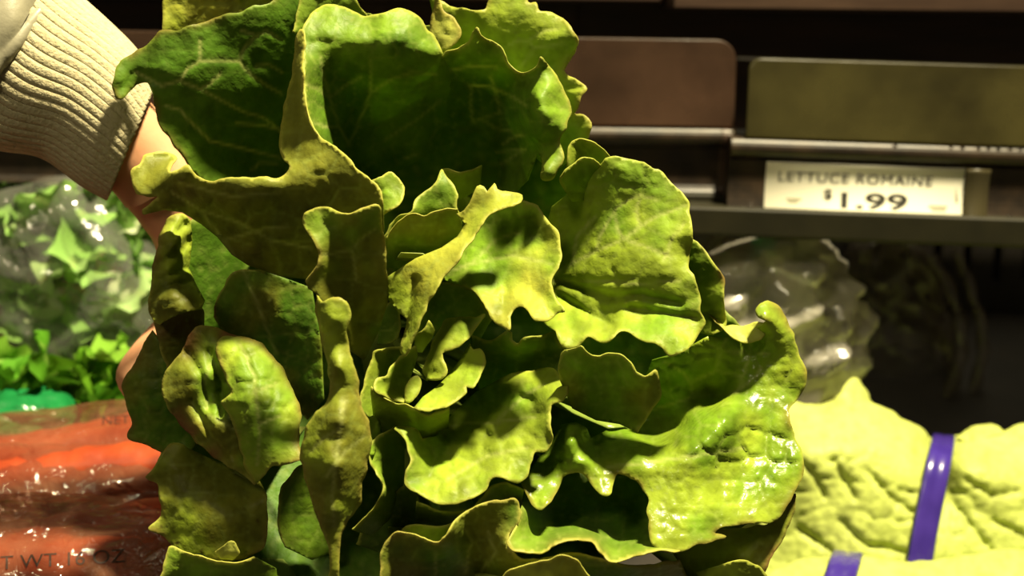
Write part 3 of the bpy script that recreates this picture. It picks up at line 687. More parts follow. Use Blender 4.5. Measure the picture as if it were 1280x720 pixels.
# small curls between L3 and the round leaf
Lf([(706, 224, 1), (709, 200, .8), (711, 182, .6), (721, 173, .5), (735, 174, .6), (750, 182, .9), (763, 195, 1.4)], [(745, 225, 3), (715, 240, 2.4)], tint='mid', tint2='light', ruffle=.06, stalk=False)
Lf([(704, 236, .2), (700, 224, -.3), (708, 211, -.6), (717, 203, -.6), (728, 198, -.4), (742, 199, -.2), (751, 206, 0)], [(752, 225, .8), (735, 250, 1), (715, 252, .8)], tint='mid', tint2='light', ruffle=.05, stalk=False)
# R1c sliver behind the round leaf
Lf([(862, 298, 1), (872, 302, .8), (881, 313, .6), (891, 330, .4), (902, 342, .3), (907, 353, .2), (905, 375, .3), (908, 398, .3), (904, 412, .4), (892, 420, .6)], [(870, 415, 1.4), (850, 360, 1.6)], tint='mid', tint2='light', brown=.8, ruffle=.2)
# R1 round leaf
Lf([(748, 210, 0), (757, 197, -.2), (770, 194, -.2), (786, 197, -.2), (805, 203, -.3), (822, 212, -.5), (838, 225, -.7), (852, 240, -1), (860, 252, -1.2), (862, 263, -1.3), (866, 280, -1.5), (867, 298, -1.6), (862, 320, -1.7), (861, 336, -1.7), (870, 350, -1.8), (876, 372, -2), (874, 390, -2.1), (881, 401, -2.2), (878, 412, -2.4), (866, 430, -2.8), (852, 441, -3), (836, 447, -3.2), (828, 437, -3.1), (818, 430, -3), (802, 425, -2.9), (788, 418, -2.8), (777, 415, -2.7), (766, 423, -2.6), (757, 428, -2.5), (745, 425, -2.3), (735, 421, -2.1), (726, 431, -2), (713, 436, -2), (703, 432, -1.9), (697, 424, -1.8), (694, 414, -1.6)],
   [(680, 405, .5), (672, 350, 3), (678, 300, 3.4), (690, 258, 2.4), (715, 238, 1.2)],
   inner=[(780, 260, -.1), (730, 280, 1), (720, 340, .9), (780, 320, -.8), (820, 290, -1.2), (840, 340, -1.8), (780, 370, -1), (730, 390, -.1), (850, 400, -2), (800, 400, -1.4), (760, 402, -.7), (840, 425, -2.9), (780, 408, -2), (710, 405, -.3)],
   veins=[[(690, 345), (715, 330), (745, 314), (780, 299), (800, 284), (818, 272), (860, 256)], [(745, 314), (752, 292), (768, 262), (790, 247), (800, 244), (822, 250)], [(800, 284), (796, 262), (800, 244)], [(780, 299), (800, 306), (838, 320)], [(780, 299), (772, 285), (768, 262)], [(690, 352), (720, 350), (760, 352), (800, 355), (850, 350)], [(715, 330), (722, 295), (745, 270)], [(830, 325), (840, 300), (855, 280)]],
   creases=[[(698, 352), (730, 362), (765, 372), (800, 368), (850, 380)], [(700, 370), (735, 392), (765, 408)], [(790, 385), (830, 392), (870, 398)]],
   tint='mid', tint2='light', cell=32, bump=.09, edge=.5, veinamt=.6, mott=.2)
# R2 large right-hand leaf
Lf([(650, 604, -2.2), (660, 620, -2.5), (668, 633, -2.8), (677, 637, -2.9), (690, 628, -2.7), (698, 610, -2.3), (704, 596, -2), (716, 591, -1.9), (730, 594, -2), (741, 606, -2.3), (752, 618, -2.6), (762, 618, -2.6), (766, 602, -2.3), (772, 592, -2.1), (786, 598, -2.2), (800, 607, -2.5), (811, 624, -2.9), (808, 640, -3.3), (811, 657, -3.7), (816, 680, -4.1), (832, 690, -4.2), (850, 689, -4.1), (870, 681, -3.9), (890, 677, -3.7), (907, 671, -3.5), (893, 667, -3.4), (905, 660, -3.2), (927, 657, -3), (945, 654, -2.8), (962, 656, -2.6), (975, 645, -2.3), (990, 622, -1.9), (1000, 600, -1.5), (1005, 580, -1.2), (1000, 560, -.9), (992, 545, -.6), (987, 525, -.3), (988, 510, 0), (995, 500, .2), (1005, 485, .2), (1009, 465, .2), (1001, 445, .3), (993, 425, .3), (987, 405, .4), (978, 390, .4), (966, 379, .2), (953, 377, 0), (945, 385, -.2), (947, 397, -.4), (957, 402, -.5)],
   [(940, 412, .8), (905, 422, .8), (885, 420, .8), (850, 440, 1), (815, 450, 1.6), (795, 500, 3.2), (765, 535, 3.2), (738, 548, 1), (733, 535, -.3), (720, 528, -.6), (702, 531, -.4), (690, 545, 0), (672, 575, -.4)],
   inner=[(870, 470, 1.8), (840, 510, 3), (905, 465, 1.5), (800, 537, 3.4), (775, 553, .6), (800, 558, -.9), (830, 562, -1.1), (850, 548, -.9), (875, 528, -.8), (900, 512, -.8), (920, 498, .2), (940, 465, .8), (960, 430, .4), (892, 500, 2.2), (845, 533, 2.4), (815, 548, 1.6), (900, 580, -1.7), (850, 620, -3), (950, 600, -1.6), (716, 550, -1.9), (735, 572, -1.8), (780, 580, -1.9), (820, 600, -2.5), (880, 640, -3.2), (930, 540, -.8), (700, 580, -1.5), (965, 530, -.2)],
   veins=[[(815, 512), (845, 503), (865, 497), (895, 495), (921, 491), (928, 475), (938, 440), (938, 428)], [(938, 440), (915, 440), (900, 436), (880, 427)], [(866, 476), (880, 470), (896, 463), (927, 470)], [(865, 497), (864, 478), (853, 465), (832, 452)], [(896, 463), (902, 435), (908, 425)], [(921, 491), (945, 470), (952, 460)], [(938, 440), (960, 442)], [(760, 584), (800, 580), (850, 573), (900, 565), (930, 560)]],
   tint='mid', tint2='light', cell=30, bump=.17, brown=.5, mat_=M_WET, edge=.45, ruffle=.12, veinamt=.6)
# its pale lip at the top
Lf([(884, 392, .9), (893, 402, .4), (905, 414, .1), (917, 424, 0), (930, 428, 0), (948, 425, 0), (960, 416, .1), (965, 405, .2), (950, 402, .3), (930, 408, .7), (905, 407, .9)], [(893, 396, 1)], tint='yellow', tint2='pale', ruffle=.03, brown=.5, step=3, stalk=False)
# R3 lower right
Lf([(880, 665, -1.8), (965, 652, -1.6), (992, 617, -1.2), (995, 630, -1.2), (987, 652, -1.4), (977, 678, -1.6), (962, 702, -1.8), (950, 730, -2)], [(870, 735, -1), (840, 690, -1.4)], inner=[(930, 690, -1.6)], tint='olive', tint2='light', brown=.9, spots=.6)
Lf([(905, 705, -2.6), (925, 700, -2.8), (950, 707, -2.6), (960, 722, -2.4)], [(960, 745, -2), (890, 745, -2), (870, 715, -2)], tint='light', ruffle=.05)

# --- centre
Lf([(590, 418, 1.4), (612, 424, 1), (636, 414, .6), (640, 425, .5), (648, 430, .4), (656, 422, .4), (675, 419, .3), (694, 415, .1), (698, 426, -.2), (706, 434, -.5)],
   [(700, 470, 2.8), (650, 485, 4.5), (600, 490, 5), (590, 450, 3.6)], inner=[(650, 450, 2.2)], tint='mid', tint2='dark', ruffle=.05)
# C11 cup below the round leaf
Lf([(700, 475, -2.2), (698, 458, -2.6), (700, 444, -2.8), (712, 436, -2.9), (726, 432, -3), (733, 440, -3), (744, 445, -3), (760, 442, -3), (775, 444, -3.1), (788, 453, -3.2), (798, 466, -3.3), (807, 471, -3.3), (819, 462, -3.1), (823, 472, -2.9), (826, 486, -2.7), (823, 502, -2.4), (812, 515, -2), (803, 530, -1.6), (798, 541, -1.4)],
   [(775, 530, -.4), (745, 525, -.1), (715, 510, -.8)], inner=[(750, 480, -1.8), (780, 500, -1.6), (730, 500, -1.2), (800, 500, -2.2), (760, 460, -2.4)], tint='mid', tint2='olive', ruffle=.12, cell=30, bump=.06)
# C9 bright centre-right leaf
Lf([(640, 466, 1.2), (665, 463, .6), (690, 461, -.4), (698, 470, -1.2), (707, 480, -1.9), (711, 491, -2.3), (704, 500, -2.5), (690, 507, -2.6), (688, 525, -2.7), (690, 547, -2.8), (684, 563, -2.9), (669, 565, -2.9), (663, 585, -3.1), (650, 604, -3.4), (635, 600, -3.5), (620, 597, -3.5), (608, 610, -3.7), (594, 621, -3.9), (576, 629, -4), (558, 632, -4), (540, 628, -3.9), (521, 616, -3.8), (507, 607, -3.6), (506, 590, -3.3), (512, 575, -3), (508, 557, -2.8), (499, 544, -2.6), (492, 536, -2.4), (506, 532, -2.2), (520, 536, -2), (528, 548, -1.6)],
   [(545, 545, -.2), (565, 518, 1), (595, 490, 1.8)], inner=[(530, 580, -2.2), (545, 570, -1.1), (600, 540, -.9), (640, 500, -.4), (650, 540, -1.7), (600, 585, -2.4), (560, 600, -3), (675, 520, -1.9), (690, 490, -2.0), (530, 610, -3.2), (600, 510, .2)],
   veins=[[(545, 537), (580, 530), (620, 528), (670, 522)], [(560, 600), (610, 570), (660, 560)], [(620, 528), (650, 500), (680, 480)]], creases=[[(555, 545), (560, 560), (552, 575)], [(640, 490), (655, 498), (665, 500)], [(600, 535), (612, 545)]],
   tint='light', tint2='mid', cell=30, bump=.12, mott=.3)
# underside sliver below it
Lf([(520, 628, -2.6), (560, 640, -2.8), (590, 632, -2.8), (620, 604, -2.6), (640, 606, -2.4), (655, 612, -2)], [(650, 640, 0), (580, 660, 0), (520, 650, -.4)], tint='mid', ruffle=.05)
# C1 heart leaf right
Lf([(648, 250, .2), (660, 251, 0), (672, 257, -.3), (683, 270, -.7), (692, 283, -1), (698, 294, -1.2), (700, 305, -1.4), (704, 320, -1.7), (700, 332, -1.9), (693, 345, -2.1), (690, 355, -2.3), (694, 368, -2.6), (701, 380, -2.9), (706, 390, -3.1), (695, 394, -3), (682, 402, -3), (670, 401, -2.9), (660, 388, -2.7), (652, 383, -2.6), (643, 388, -2.6), (639, 400, -2.7), (636, 413, -2.9), (628, 410, -2.7), (616, 402, -2.4), (609, 388, -2), (603, 376, -1.7), (595, 366, -1.4), (583, 358, -1)],
   [(555, 350, .8), (545, 330, 1.4), (580, 285, 1.6), (620, 258, 1)], inner=[(640, 290, .2), (650, 330, -.8), (620, 350, -.6), (600, 320, .2), (670, 370, -1.9), (630, 380, -1.6), (680, 300, -.6)],
   tint='yellow', tint2='mid', spots=.4, mott=.35, cell=34, bump=.08, veins=[[(545, 345), (590, 330), (640, 320), (690, 330)], [(590, 330), (620, 300), (650, 290)]])
# C4 dark leaf below it
Lf([(548, 352, 1.6), (570, 354, 1.2), (588, 360, .8), (598, 370, .6), (606, 385, .5), (614, 400, .6)], [(600, 425, 3), (560, 420, 3.4), (520, 420, 3.2), (530, 380, 2.6)], tint='dark', tint2='mid', ruffle=.05)
# C3 leaves above left of the heart
Lf([(552, 212, 2.2), (560, 211, 2.1), (574, 216, 2.1), (590, 212, 2.3), (602, 206, 2.6)], [(600, 235, 4.5), (575, 250, 4)], tint='light', ruffle=.04)
Lf([(480, 300, .5), (486, 281, .3), (498, 271, .2), (514, 264, 0), (520, 250, .4), (533, 238, .6), (545, 228, .8), (552, 212, 1.2), (560, 222, 1), (566, 230, .9), (573, 243, .8), (571, 257, .7), (578, 270, .6)], [(575, 300, 2), (540, 330, 3), (495, 350, 3)], inner=[(530, 280, 1.2), (555, 250, 1)], tint='mid', tint2='dark', ruffle=.08)
Lf([(482, 296, -.3), (500, 276, -.4), (516, 267, -.5), (530, 270, -.5), (538, 266, -.5), (556, 262, -.4), (572, 262, -.3)], [(580, 290, 1), (545, 318, 1.8), (505, 335, 1.6), (484, 335, 1)], tint='olive', tint2='mid', ruffle=.04)
# C2 folded heart leaf, long bright fold
Lf([(571, 268, -1.2), (580, 262, -1.3), (588, 250, -1.4), (596, 233, -1.4), (604, 234, -1.4), (610, 241, -1.5), (618, 229, -1.4), (622, 236, -1.5), (636, 240, -1.5), (652, 245, -1.5), (650, 252, -1.8), (638, 259, -2), (622, 264, -2.2), (611, 271, -2.4), (602, 284, -2.6), (592, 300, -2.8), (581, 312, -3), (570, 330, -3.2), (556, 346, -3.3), (546, 360, -3.4), (536, 380, -3.4), (526, 402, -3.4), (517, 428, -3.3), (508, 446, -3.2), (500, 440, -3), (503, 420, -2.8), (510, 400, -2.5)],
   [(498, 390, -2), (486, 375, -1.6), (484, 346, -1.6), (520, 323, -2), (552, 310, -2.2), (572, 296, -1.8), (582, 280, -1.4)], inner=[(520, 350, -2.3), (600, 260, -1.4), (540, 330, -2.6), (525, 375, -2.8)],
   tint='yellow', tint2='light', mott=.3, ruffle=.05, cell=34, bump=.05, brown=.15, creases=[[(520, 350), (512, 385), (505, 420)]])
# inner stalks in the gap left of the heart
Lf([(478, 385, .4), (490, 375, .2), (500, 392, .2), (498, 420, .4), (486, 430, .8)], [(472, 430, 1.6)], tint='light', tint2='dark', ruffle=.03, step=3, stalk=False)
Lf([(520, 420, 0), (532, 408, -.2), (536, 400, -.2), (543, 412, -.1), (538, 425, 0)], [(528, 440, 1), (516, 440, 1)], tint='light', ruffle=.03, step=3, stalk=False)
# C5 heart leaf
Lf([(531, 470, -1), (528, 462, -1.1), (535, 446, -1), (541, 424, -.8), (549, 412, -.6), (557, 401, -.5), (572, 397, -.6), (590, 396, -.7), (606, 393, -.8), (600, 402, -1), (592, 412, -1.1), (585, 424, -1.2), (574, 434, -1.3), (562, 439, -1.4), (554, 442, -1.4), (557, 455, -1.6), (558, 466, -1.7), (550, 475, -1.8), (540, 477, -1.7)], [(533, 474, -1.4)], tint='light', tint2='mid', ruffle=.05, cell=22)
# C6 U-shaped heart leaf: left wall, small curl, right wall
Lf([(505, 503, -2.4), (491, 500, -2.6), (477, 494, -2.8), (468, 487, -2.9), (466, 479, -2.8), (471, 471, -2.6), (484, 469, -2.3), (489, 458, -2), (500, 446, -1.6), (520, 432, -1.2)], [(522, 445, -.8), (514, 470, -.8), (508, 490, -1.4)], inner=[(490, 480, -1.6), (505, 465, -1)], tint='mid', tint2='light', ruffle=.04)
Lf([(507, 503, -2.2), (506, 488, -2.1), (513, 473, -1.9), (522, 469, -1.8), (527, 477, -1.8), (524, 490, -2), (515, 502, -2.2)], [(511, 504, -2.3)], tint='light', ruffle=.03, step=3, stalk=False)
Lf([(588, 429, -.9), (592, 437, -1.2), (600, 436, -1.3), (606, 448, -1.7), (605, 461, -2), (599, 474, -2.2), (591, 484, -2.4), (582, 483, -2.4), (583, 490, -2.6), (575, 497, -2.7), (561, 507, -2.9), (546, 513, -3), (531, 515, -3), (517, 511, -2.9)], [(528, 497, -2), (546, 484, -1.4), (560, 470, -1), (575, 450, -.7)], inner=[(570, 480, -1.8), (550, 497, -2.2)], tint='light', tint2='mid', ruffle=.06, mott=.3)
# outer wall of that heart leaf
Lf([(463, 484, -2.4), (478, 496, -2.6), (492, 502, -2.6), (506, 506, -2.6), (520, 513, -2.6), (533, 517, -2.7), (548, 515, -2.6), (562, 509, -2.4)], [(560, 540, 1), (530, 560, .6), (490, 560, 0), (468, 535, -1)], inner=[(500, 530, -1)], tint='mid', tint2='light', ruffle=.03)
# C8 left of the heart
Lf([(448, 510, -2.2), (451, 490, -2), (458, 466, -1.8), (464, 448, -1.6), (466, 440, -1.5), (480, 437, -1.4), (495, 433, -1.3), (512, 432, -1.2)], [(505, 450, -.3), (480, 475, -.8), (472, 510, -1.2), (478, 545, -1.6), (465, 575, -2.2), (452, 545, -2.4)], tint='light', tint2='mid', ruffle=.06, stalk=False)
# U strip and lower fill
Lf([(440, 662, -2), (458, 645, -2.2), (472, 628, -2.4), (479, 612, -2.5), (476, 600, -2.5), (468, 590, -2.4), (462, 576, -2.3), (463, 556, -2.2), (471, 546, -2.1), (482, 540, -2), (493, 533, -1.8)], [(505, 560, .2), (505, 600, .4), (495, 640, .2), (465, 670, -.4)], inner=[(481, 570, -1.6), (490, 600, -.4)], tint='mid', tint2='dark', ruffle=.05, stalk=False)
Lf([(445, 680, .4), (455, 660, 0), (480, 630, -.4), (510, 608, -.6), (530, 640, -.4)], [(560, 660, 2), (500, 700, 2)], tint='dark', ruffle=.04)

# --- bottom
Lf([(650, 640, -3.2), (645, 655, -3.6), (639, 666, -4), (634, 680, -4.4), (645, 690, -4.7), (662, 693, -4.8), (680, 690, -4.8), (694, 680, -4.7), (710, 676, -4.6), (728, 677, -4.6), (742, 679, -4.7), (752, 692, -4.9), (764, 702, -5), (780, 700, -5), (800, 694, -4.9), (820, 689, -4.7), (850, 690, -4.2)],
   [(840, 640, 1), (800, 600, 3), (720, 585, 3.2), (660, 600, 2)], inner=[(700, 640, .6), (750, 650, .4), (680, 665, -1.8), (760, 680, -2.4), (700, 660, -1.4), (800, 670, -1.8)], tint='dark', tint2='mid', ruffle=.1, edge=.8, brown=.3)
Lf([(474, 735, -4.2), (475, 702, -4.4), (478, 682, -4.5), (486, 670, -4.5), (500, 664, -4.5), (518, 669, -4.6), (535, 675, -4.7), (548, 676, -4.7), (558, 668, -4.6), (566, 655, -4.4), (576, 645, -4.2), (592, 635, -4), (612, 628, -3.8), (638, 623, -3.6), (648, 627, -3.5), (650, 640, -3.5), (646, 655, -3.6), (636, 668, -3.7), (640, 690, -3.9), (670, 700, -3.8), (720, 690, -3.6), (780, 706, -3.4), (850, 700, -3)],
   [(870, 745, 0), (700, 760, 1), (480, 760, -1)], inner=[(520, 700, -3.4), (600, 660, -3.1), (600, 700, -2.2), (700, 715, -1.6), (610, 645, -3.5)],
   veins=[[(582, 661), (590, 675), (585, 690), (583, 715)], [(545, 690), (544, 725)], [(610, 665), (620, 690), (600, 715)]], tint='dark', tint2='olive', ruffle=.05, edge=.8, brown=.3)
Lf([(495, 668, -2.4), (510, 657, -2.8), (530, 655, -3), (556, 658, -3), (566, 650, -2.8)], [(560, 690, -2), (510, 690, -2)], tint='light', ruffle=.03)
Lf([(620, 735, -5), (632, 717, -5.2), (660, 706, -5.3), (690, 697, -5.4), (708, 695, -5.4), (724, 704, -5.3), (745, 730, -5)], [(745, 750, -4), (620, 750, -4)], tint='pale', tint2='yellow', ruffle=.03, brown=.2)

# --- left
# M: olive leaf sweeping left, with the strip that runs up beside the big dark leaf
Lf([(181, 268, -.4), (178, 262, -.5), (190, 252, -.8), (197, 246, -1), (180, 245, -1), (169, 242, -.9), (163, 224, -.8), (166, 211, -.7), (174, 205, -.6), (180, 196, -.4), (192, 190, -.2), (206, 188, 0), (222, 195, .2), (217, 205, -.4), (212, 214, -1.2), (215, 215, -1.8), (226, 210, -2.2), (236, 206, -2.5), (244, 216, -2.6), (256, 224, -2.7), (266, 227, -2.8), (281, 224, -3), (300, 223, -3.2), (318, 224, -3.3), (330, 221, -3.3), (345, 223, -3.3), (356, 218, -3.2), (361, 208, -3), (352, 198, -1.6), (349, 180, -.8), (352, 150, -.6), (359, 118, -.6), (366, 90, -.7), (370, 62, -.8), (371, 45, -.8), (378, 38, -1), (381, 60, -1.6), (380, 100, -2.1), (384, 130, -2.5), (392, 158, -2.9), (402, 172, -3.1), (420, 184, -3.4), (438, 200, -3.7), (452, 216, -4), (463, 226, -4.2), (475, 236, -4.3), (479, 250, -4.2)],
   [(480, 290, -2.6), (440, 345, -.5), (395, 350, .4), (350, 345, .8), (310, 331, .6), (290, 318, .4), (272, 296, .2), (252, 280, 0), (228, 265, -.4), (205, 262, -.6)],
   inner=[(300, 270, -1.9), (350, 260, -2.6), (400, 230, -3.2), (440, 260, -3), (400, 300, -1.6), (340, 310, -.8), (250, 245, -2), (370, 160, -1.6), (372, 110, -1.4), (380, 190, -2.7), (185, 220, -.6), (225, 235, -1.7)],
   veins=[[(215, 240), (250, 262), (280, 300), (300, 332)], [(250, 262), (300, 278), (340, 300), (390, 310)], [(280, 300), (330, 285), (360, 282)], [(225, 228), (290, 245), (350, 240)]], tint='olive', tint2='olive', edge=.9, ruffle=.09, mott=.3, bump=.07, cell=38)
# small green loop behind its corner
Lf([(464, 226, -2.4), (476, 219, -2.3), (489, 215, -2.2), (500, 222, -2.2), (507, 234, -2.3), (505, 246, -2.5), (497, 258, -2.7), (484, 266, -2.8)], [(470, 275, -2), (458, 245, -1.6)], tint='mid', ruffle=.03, edge=.8, step=3, stalk=False)
# N: curled olive leaf in front of it
Lf([(383, 352, -5), (388, 343, -5.1), (396, 330, -5.3), (398, 315, -5.3), (392, 300, -5.2), (384, 289, -5), (379, 279, -4.9), (382, 267, -4.9), (392, 261, -5), (404, 257, -5.1), (418, 264, -5.3), (432, 267, -5.4), (446, 264, -5.4), (458, 258, -5.3), (470, 255, -5.2), (477, 264, -5), (479, 282, -4.6), (482, 310, -4), (485, 345, -3.4)],
   [(484, 380, -2.4), (474, 412, -1.6), (455, 450, -1.6), (440, 440, -2.6), (430, 400, -4), (405, 385, -4.6), (395, 367, -4.8), (385, 361, -4.9)], inner=[(430, 300, -4.6), (440, 350, -3.6), (410, 340, -4.6), (410, 285, -5), (450, 400, -2.4), (460, 290, -4.6)],
   veins=[[(440, 310), (455, 295), (470, 285)], [(400, 320), (440, 312), (445, 350)]], tint='olive', tint2='mid', edge=.9, ruffle=.07, brown=.3, cell=40, bump=.06, stalk=False)
# O: long fold hanging down the front
Lf([(411, 735, -5), (411, 690, -5.3), (405, 665, -5.4), (395, 640, -5.4), (385, 610, -5.4), (378, 585, -5.4), (376, 560, -5.4), (381, 540, -5.4), (392, 519, -5.5), (405, 506, -5.6), (412, 490, -5.6), (410, 462, -5.5), (405, 440, -5.4), (400, 415, -5.3), (395, 390, -5.3), (396, 368, -5.4), (403, 377, -5.8), (410, 374, -5.9), (420, 371, -6), (431, 374, -6), (438, 384, -5.9), (438, 396, -5.8), (434, 410, -5.8), (435, 432, -5.7), (441, 456, -5.6), (448, 480, -5.4), (452, 505, -5.2), (461, 530, -5), (464, 550, -4.9), (460, 580, -4.8), (452, 610, -4.7), (449, 630, -4.6), (436, 650, -4.9), (426, 668, -5.2), (425, 700, -5.2), (423, 735, -5)],
   [(417, 737, -5)], inner=[(415, 400, -6.1), (425, 520, -6.5), (420, 580, -6.7), (415, 640, -6.2), (400, 560, -6.1), (440, 560, -5.9), (440, 610, -5.5), (420, 460, -6.2)],
   veins=[[(430, 500), (422, 560), (415, 620), (418, 660)], [(455, 545), (430, 565), (408, 595)], [(425, 535), (405, 548), (388, 565)]], tint='light', tint2='olive', cell=34, bump=.08, brown=.4, ruffle=.05, stalk=False)
# dark leaf in the hollow
Lf([(266, 395, 1.6), (270, 376, 1.2), (282, 352, .8), (300, 338, .7), (330, 338, .9)], [(390, 360, 1.6), (402, 430, 1.6), (405, 500, 1.6), (385, 525, 2.5), (340, 480, 3.4), (290, 430, 3.2)], inner=[(330, 400, 1.4)], veins=[[(302, 336), (322, 380), (345, 440)]], tint='olive', tint2='dark', ruffle=.05, stalk=False)
# crumpled wilted leaf at the left edge
Lf([(200, 405, -1), (190, 400, -.9), (186, 383, -.7), (191, 355, -.4), (193, 325, -.1), (199, 300, .1), (206, 280, .2), (216, 268, .2), (228, 266, .3), (238, 274, .5)],
   [(240, 300, 1.2), (236, 335, 1), (246, 358, .2), (256, 376, -.5), (252, 386, -1.1), (225, 392, -1.5)],
   inner=[(215, 300, -.7), (212, 335, -.9), (220, 360, -1.2), (205, 375, -1.5), (235, 375, -1.3)], creases=[[(200, 330), (222, 315), (236, 300)], [(196, 352), (220, 340), (236, 335)], [(204, 308), (220, 292), (232, 280)], [(192, 372), (215, 356), (240, 352)]],
   tint='olive', tint2='light', ruffle=.15, cell=18, bump=.16, mott=.5, brown=.5, stalk=False)
Lf([(191, 398, -.5), (200, 396, -.6), (214, 392, -.6), (232, 387, -.5), (250, 384, 0), (256, 400, .4), (250, 425, .6), (232, 445, .3), (218, 462, 0), (208, 460, -.2), (201, 435, -.4)], [(195, 415, -.4)], tint='brown', tint2='olive', cell=12, bump=.3, ruffle=.1, stalk=False)
Lf([(190, 412, .8), (176, 438, .8), (162, 464, .9), (153, 481, 1), (156, 495, 1), (161, 512, 1), (165, 530, 1), (160, 546, 1), (172, 553, 1), (190, 560, 1), (212, 568, .9), (236, 565, .8)], [(260, 545, 1.8), (235, 490, 1), (212, 440, .6)], inner=[(190, 500, .5)], tint='olive', tint2='dark', ruffle=.1, brown=.5, edge=.25)
# Q4 cabbagey leaf with a brown edge, lit on the right
Lf([(318, 607, -2.0), (305, 597, -2), (288, 584, -1.9), (265, 570, -1.8), (245, 551, -1.7), (226, 531, -1.6), (211, 511, -1.5), (203, 491, -1.4), (206, 470, -1.3), (216, 454, -1.3), (229, 434, -1.3), (238, 416, -1.2), (250, 406, -1.1), (272, 411, -1), (293, 420, -1), (312, 423, -1)],
   [(345, 452, -.4), (350, 520, -.9), (335, 585, -1.6)], inner=[(250, 470, -2.1), (270, 490, -1.4), (285, 520, -2.3), (300, 450, -1.7), (300, 550, -2.0), (250, 520, -2.1), (245, 440, -1.3), (262, 545, -2.1)],
   veins=[[(258, 510), (255, 480), (262, 455)], [(262, 520), (290, 535), (330, 545)]], creases=[[(236, 440), (252, 470), (262, 510)], [(262, 440), (278, 480), (276, 520)], [(240, 500), (262, 540), (290, 570)]],
   tint='olive', tint2='mid', cell=24, bump=.14, brown=1.0, bw=15, spots=.6, ruffle=.1, mott=.5, stalk=False)
Lf([(318, 606, -2.5), (308, 585, -2.3), (300, 560, -2.3), (296, 540, -2.4), (283, 515, -2.5), (276, 502, -2.6), (290, 490, -2.4), (280, 470, -2.2), (274, 450, -1.9), (270, 432, -1.5), (278, 420, -1.2), (300, 421, -1.2), (316, 425, -1.2), (332, 434, -1.1), (347, 452, -1.1), (359, 470, -1.2), (369, 492, -1.5), (376, 520, -2), (374, 548, -2.6), (376, 572, -3.1), (365, 578, -3.2), (352, 582, -3.1), (340, 584, -3), (329, 594, -2.8)],
   [(322, 603, -2.6)], inner=[(320, 480, -2.6), (310, 450, -2.0), (340, 530, -2.9), (315, 550, -2.8), (345, 480, -2.0), (300, 500, -2.7)],
   veins=[[(300, 430), (318, 470), (325, 540), (322, 580)], [(318, 490), (345, 480)], [(324, 530), (350, 520)]], tint='light', tint2='mid', cell=28, bump=.13, brown=.6, ruffle=.08, mott=.3, stalk=False)
# Q5 / Q6 lower left
Lf([(334, 618, -1), (335, 645, -1), (331, 680, -1.2), (316, 692, -1.4), (292, 700, -1.5), (270, 700, -1.5), (250, 692, -1.3), (234, 696, -1.2), (216, 681, -1), (205, 670, -.9), (186, 662, -.8), (196, 650, -.8), (201, 640, -.9), (198, 620, -.8), (196, 606, -.6), (181, 597, -.5), (194, 583, -.5), (204, 563, -.5), (215, 553, -.4), (228, 557, -.4)],
   [(260, 572, .4), (300, 590, .6), (325, 602, .3)], inner=[(240, 620, -1.2), (290, 650, -1.7), (270, 600, -.6), (230, 660, -1.2)], tint='olive', tint2='light', spots=1.0, brown=.5, ruffle=.14, cell=34, bump=.07)
Lf([(190, 740, -2), (202, 712, -2), (208, 690, -1.9), (214, 682, -1.8), (234, 690, -2), (262, 698, -2.2), (292, 702, -2.3), (318, 696, -2)], [(345, 710, -.6), (350, 750, -.6), (200, 750, -1.2)], inner=[(235, 705, -1.7), (280, 722, -1.2)], tint='mid', tint2='dark', ruffle=.04, edge=.9)
Lf([(268, 690, -1.9), (282, 680, -2.1), (292, 678, -2.1), (300, 690, -2.1), (290, 699, -2)], [(276, 699, -1.9)], tint='pale', ruffle=.02, step=3, stalk=False)
Lf([(356, 684, .6), (349, 660, .4), (348, 636, .3), (353, 608, .3), (366, 590, .4), (382, 578, .8)], [(402, 640, 1.6), (415, 690, 1.4), (390, 700, 1.2)], tint='dark', tint2='mid', ruffle=.05, stalk=False)

# ------------------------------------------------------------------ the person: hand and wrist, ribbed cuff, leather sleeve
M_SKIN = mat('skin', (.62, .30, .16), .45, .4, noise=(35, (.70, .36, .20)), bump=(140, .25, .001))
M_SKIN.node_tree.nodes['Principled BSDF'].inputs['Subsurface Weight'].default_value = .12
M_SKIN.node_tree.nodes['Principled BSDF'].inputs['Subsurface Radius'].default_value = (.01, .004, .002)
M_KNIT = mat('cream_rib_knit', (.42, .37, .22), .9, .15, noise=(420, (.50, .45, .29)), bump=(700, .8, .001))
M_LEATHER = mat('cream_leather', (.25, .235, .165), .42, .45, noise=(25, (.29, .27, .19)), bump=(160, .3, .0015))

def skin_body(name, chains, m, levels=2):
    """one continuous surface grown from a branching skeleton; chains share points by key"""
    keys = {}; vs_ = []; rad = []; ed = []
    for ch in chains:
        prev = None
        for (x, y, d_, r) in ch:
            k = (x, y, d_)
            if k not in keys: keys[k] = len(vs_); vs_.append(P(x, y, D0+d_)); rad.append(r/100)
            if prev is not None: ed.append((prev, keys[k]))
            prev = keys[k]
    me = bpy.data.meshes.new(name); me.from_pydata(vs_, ed, []); o = bpy.data.objects.new(name, me); COL.objects.link(o)
    md = o.modifiers.new('skin', 'SKIN'); md.use_smooth_shade = True
    for i, r in enumerate(rad): me.skin_vertices[0].data[i].radius = r if isinstance(r, tuple) else (r, r)
    me.skin_vertices[0].data[0].use_root = True
    sd = o.modifiers.new('sub', 'SUBSURF'); sd.levels = levels; sd.render_levels = levels
    bpy.context.view_layer.update()
    me2 = bpy.data.meshes.new_from_object(o.evaluated_get(bpy.context.evaluated_depsgraph_get()))
    bpy.data.objects.remove(o)
    me2.materials.clear(); me2.materials.append(m); me2.polygons.foreach_set('use_smooth', [True]*len(me2.polygons))
    o = bpy.data.objects.new(name, me2); COL.objects.link(o); return o
palm = (270, 326, 9.2, 2.4)
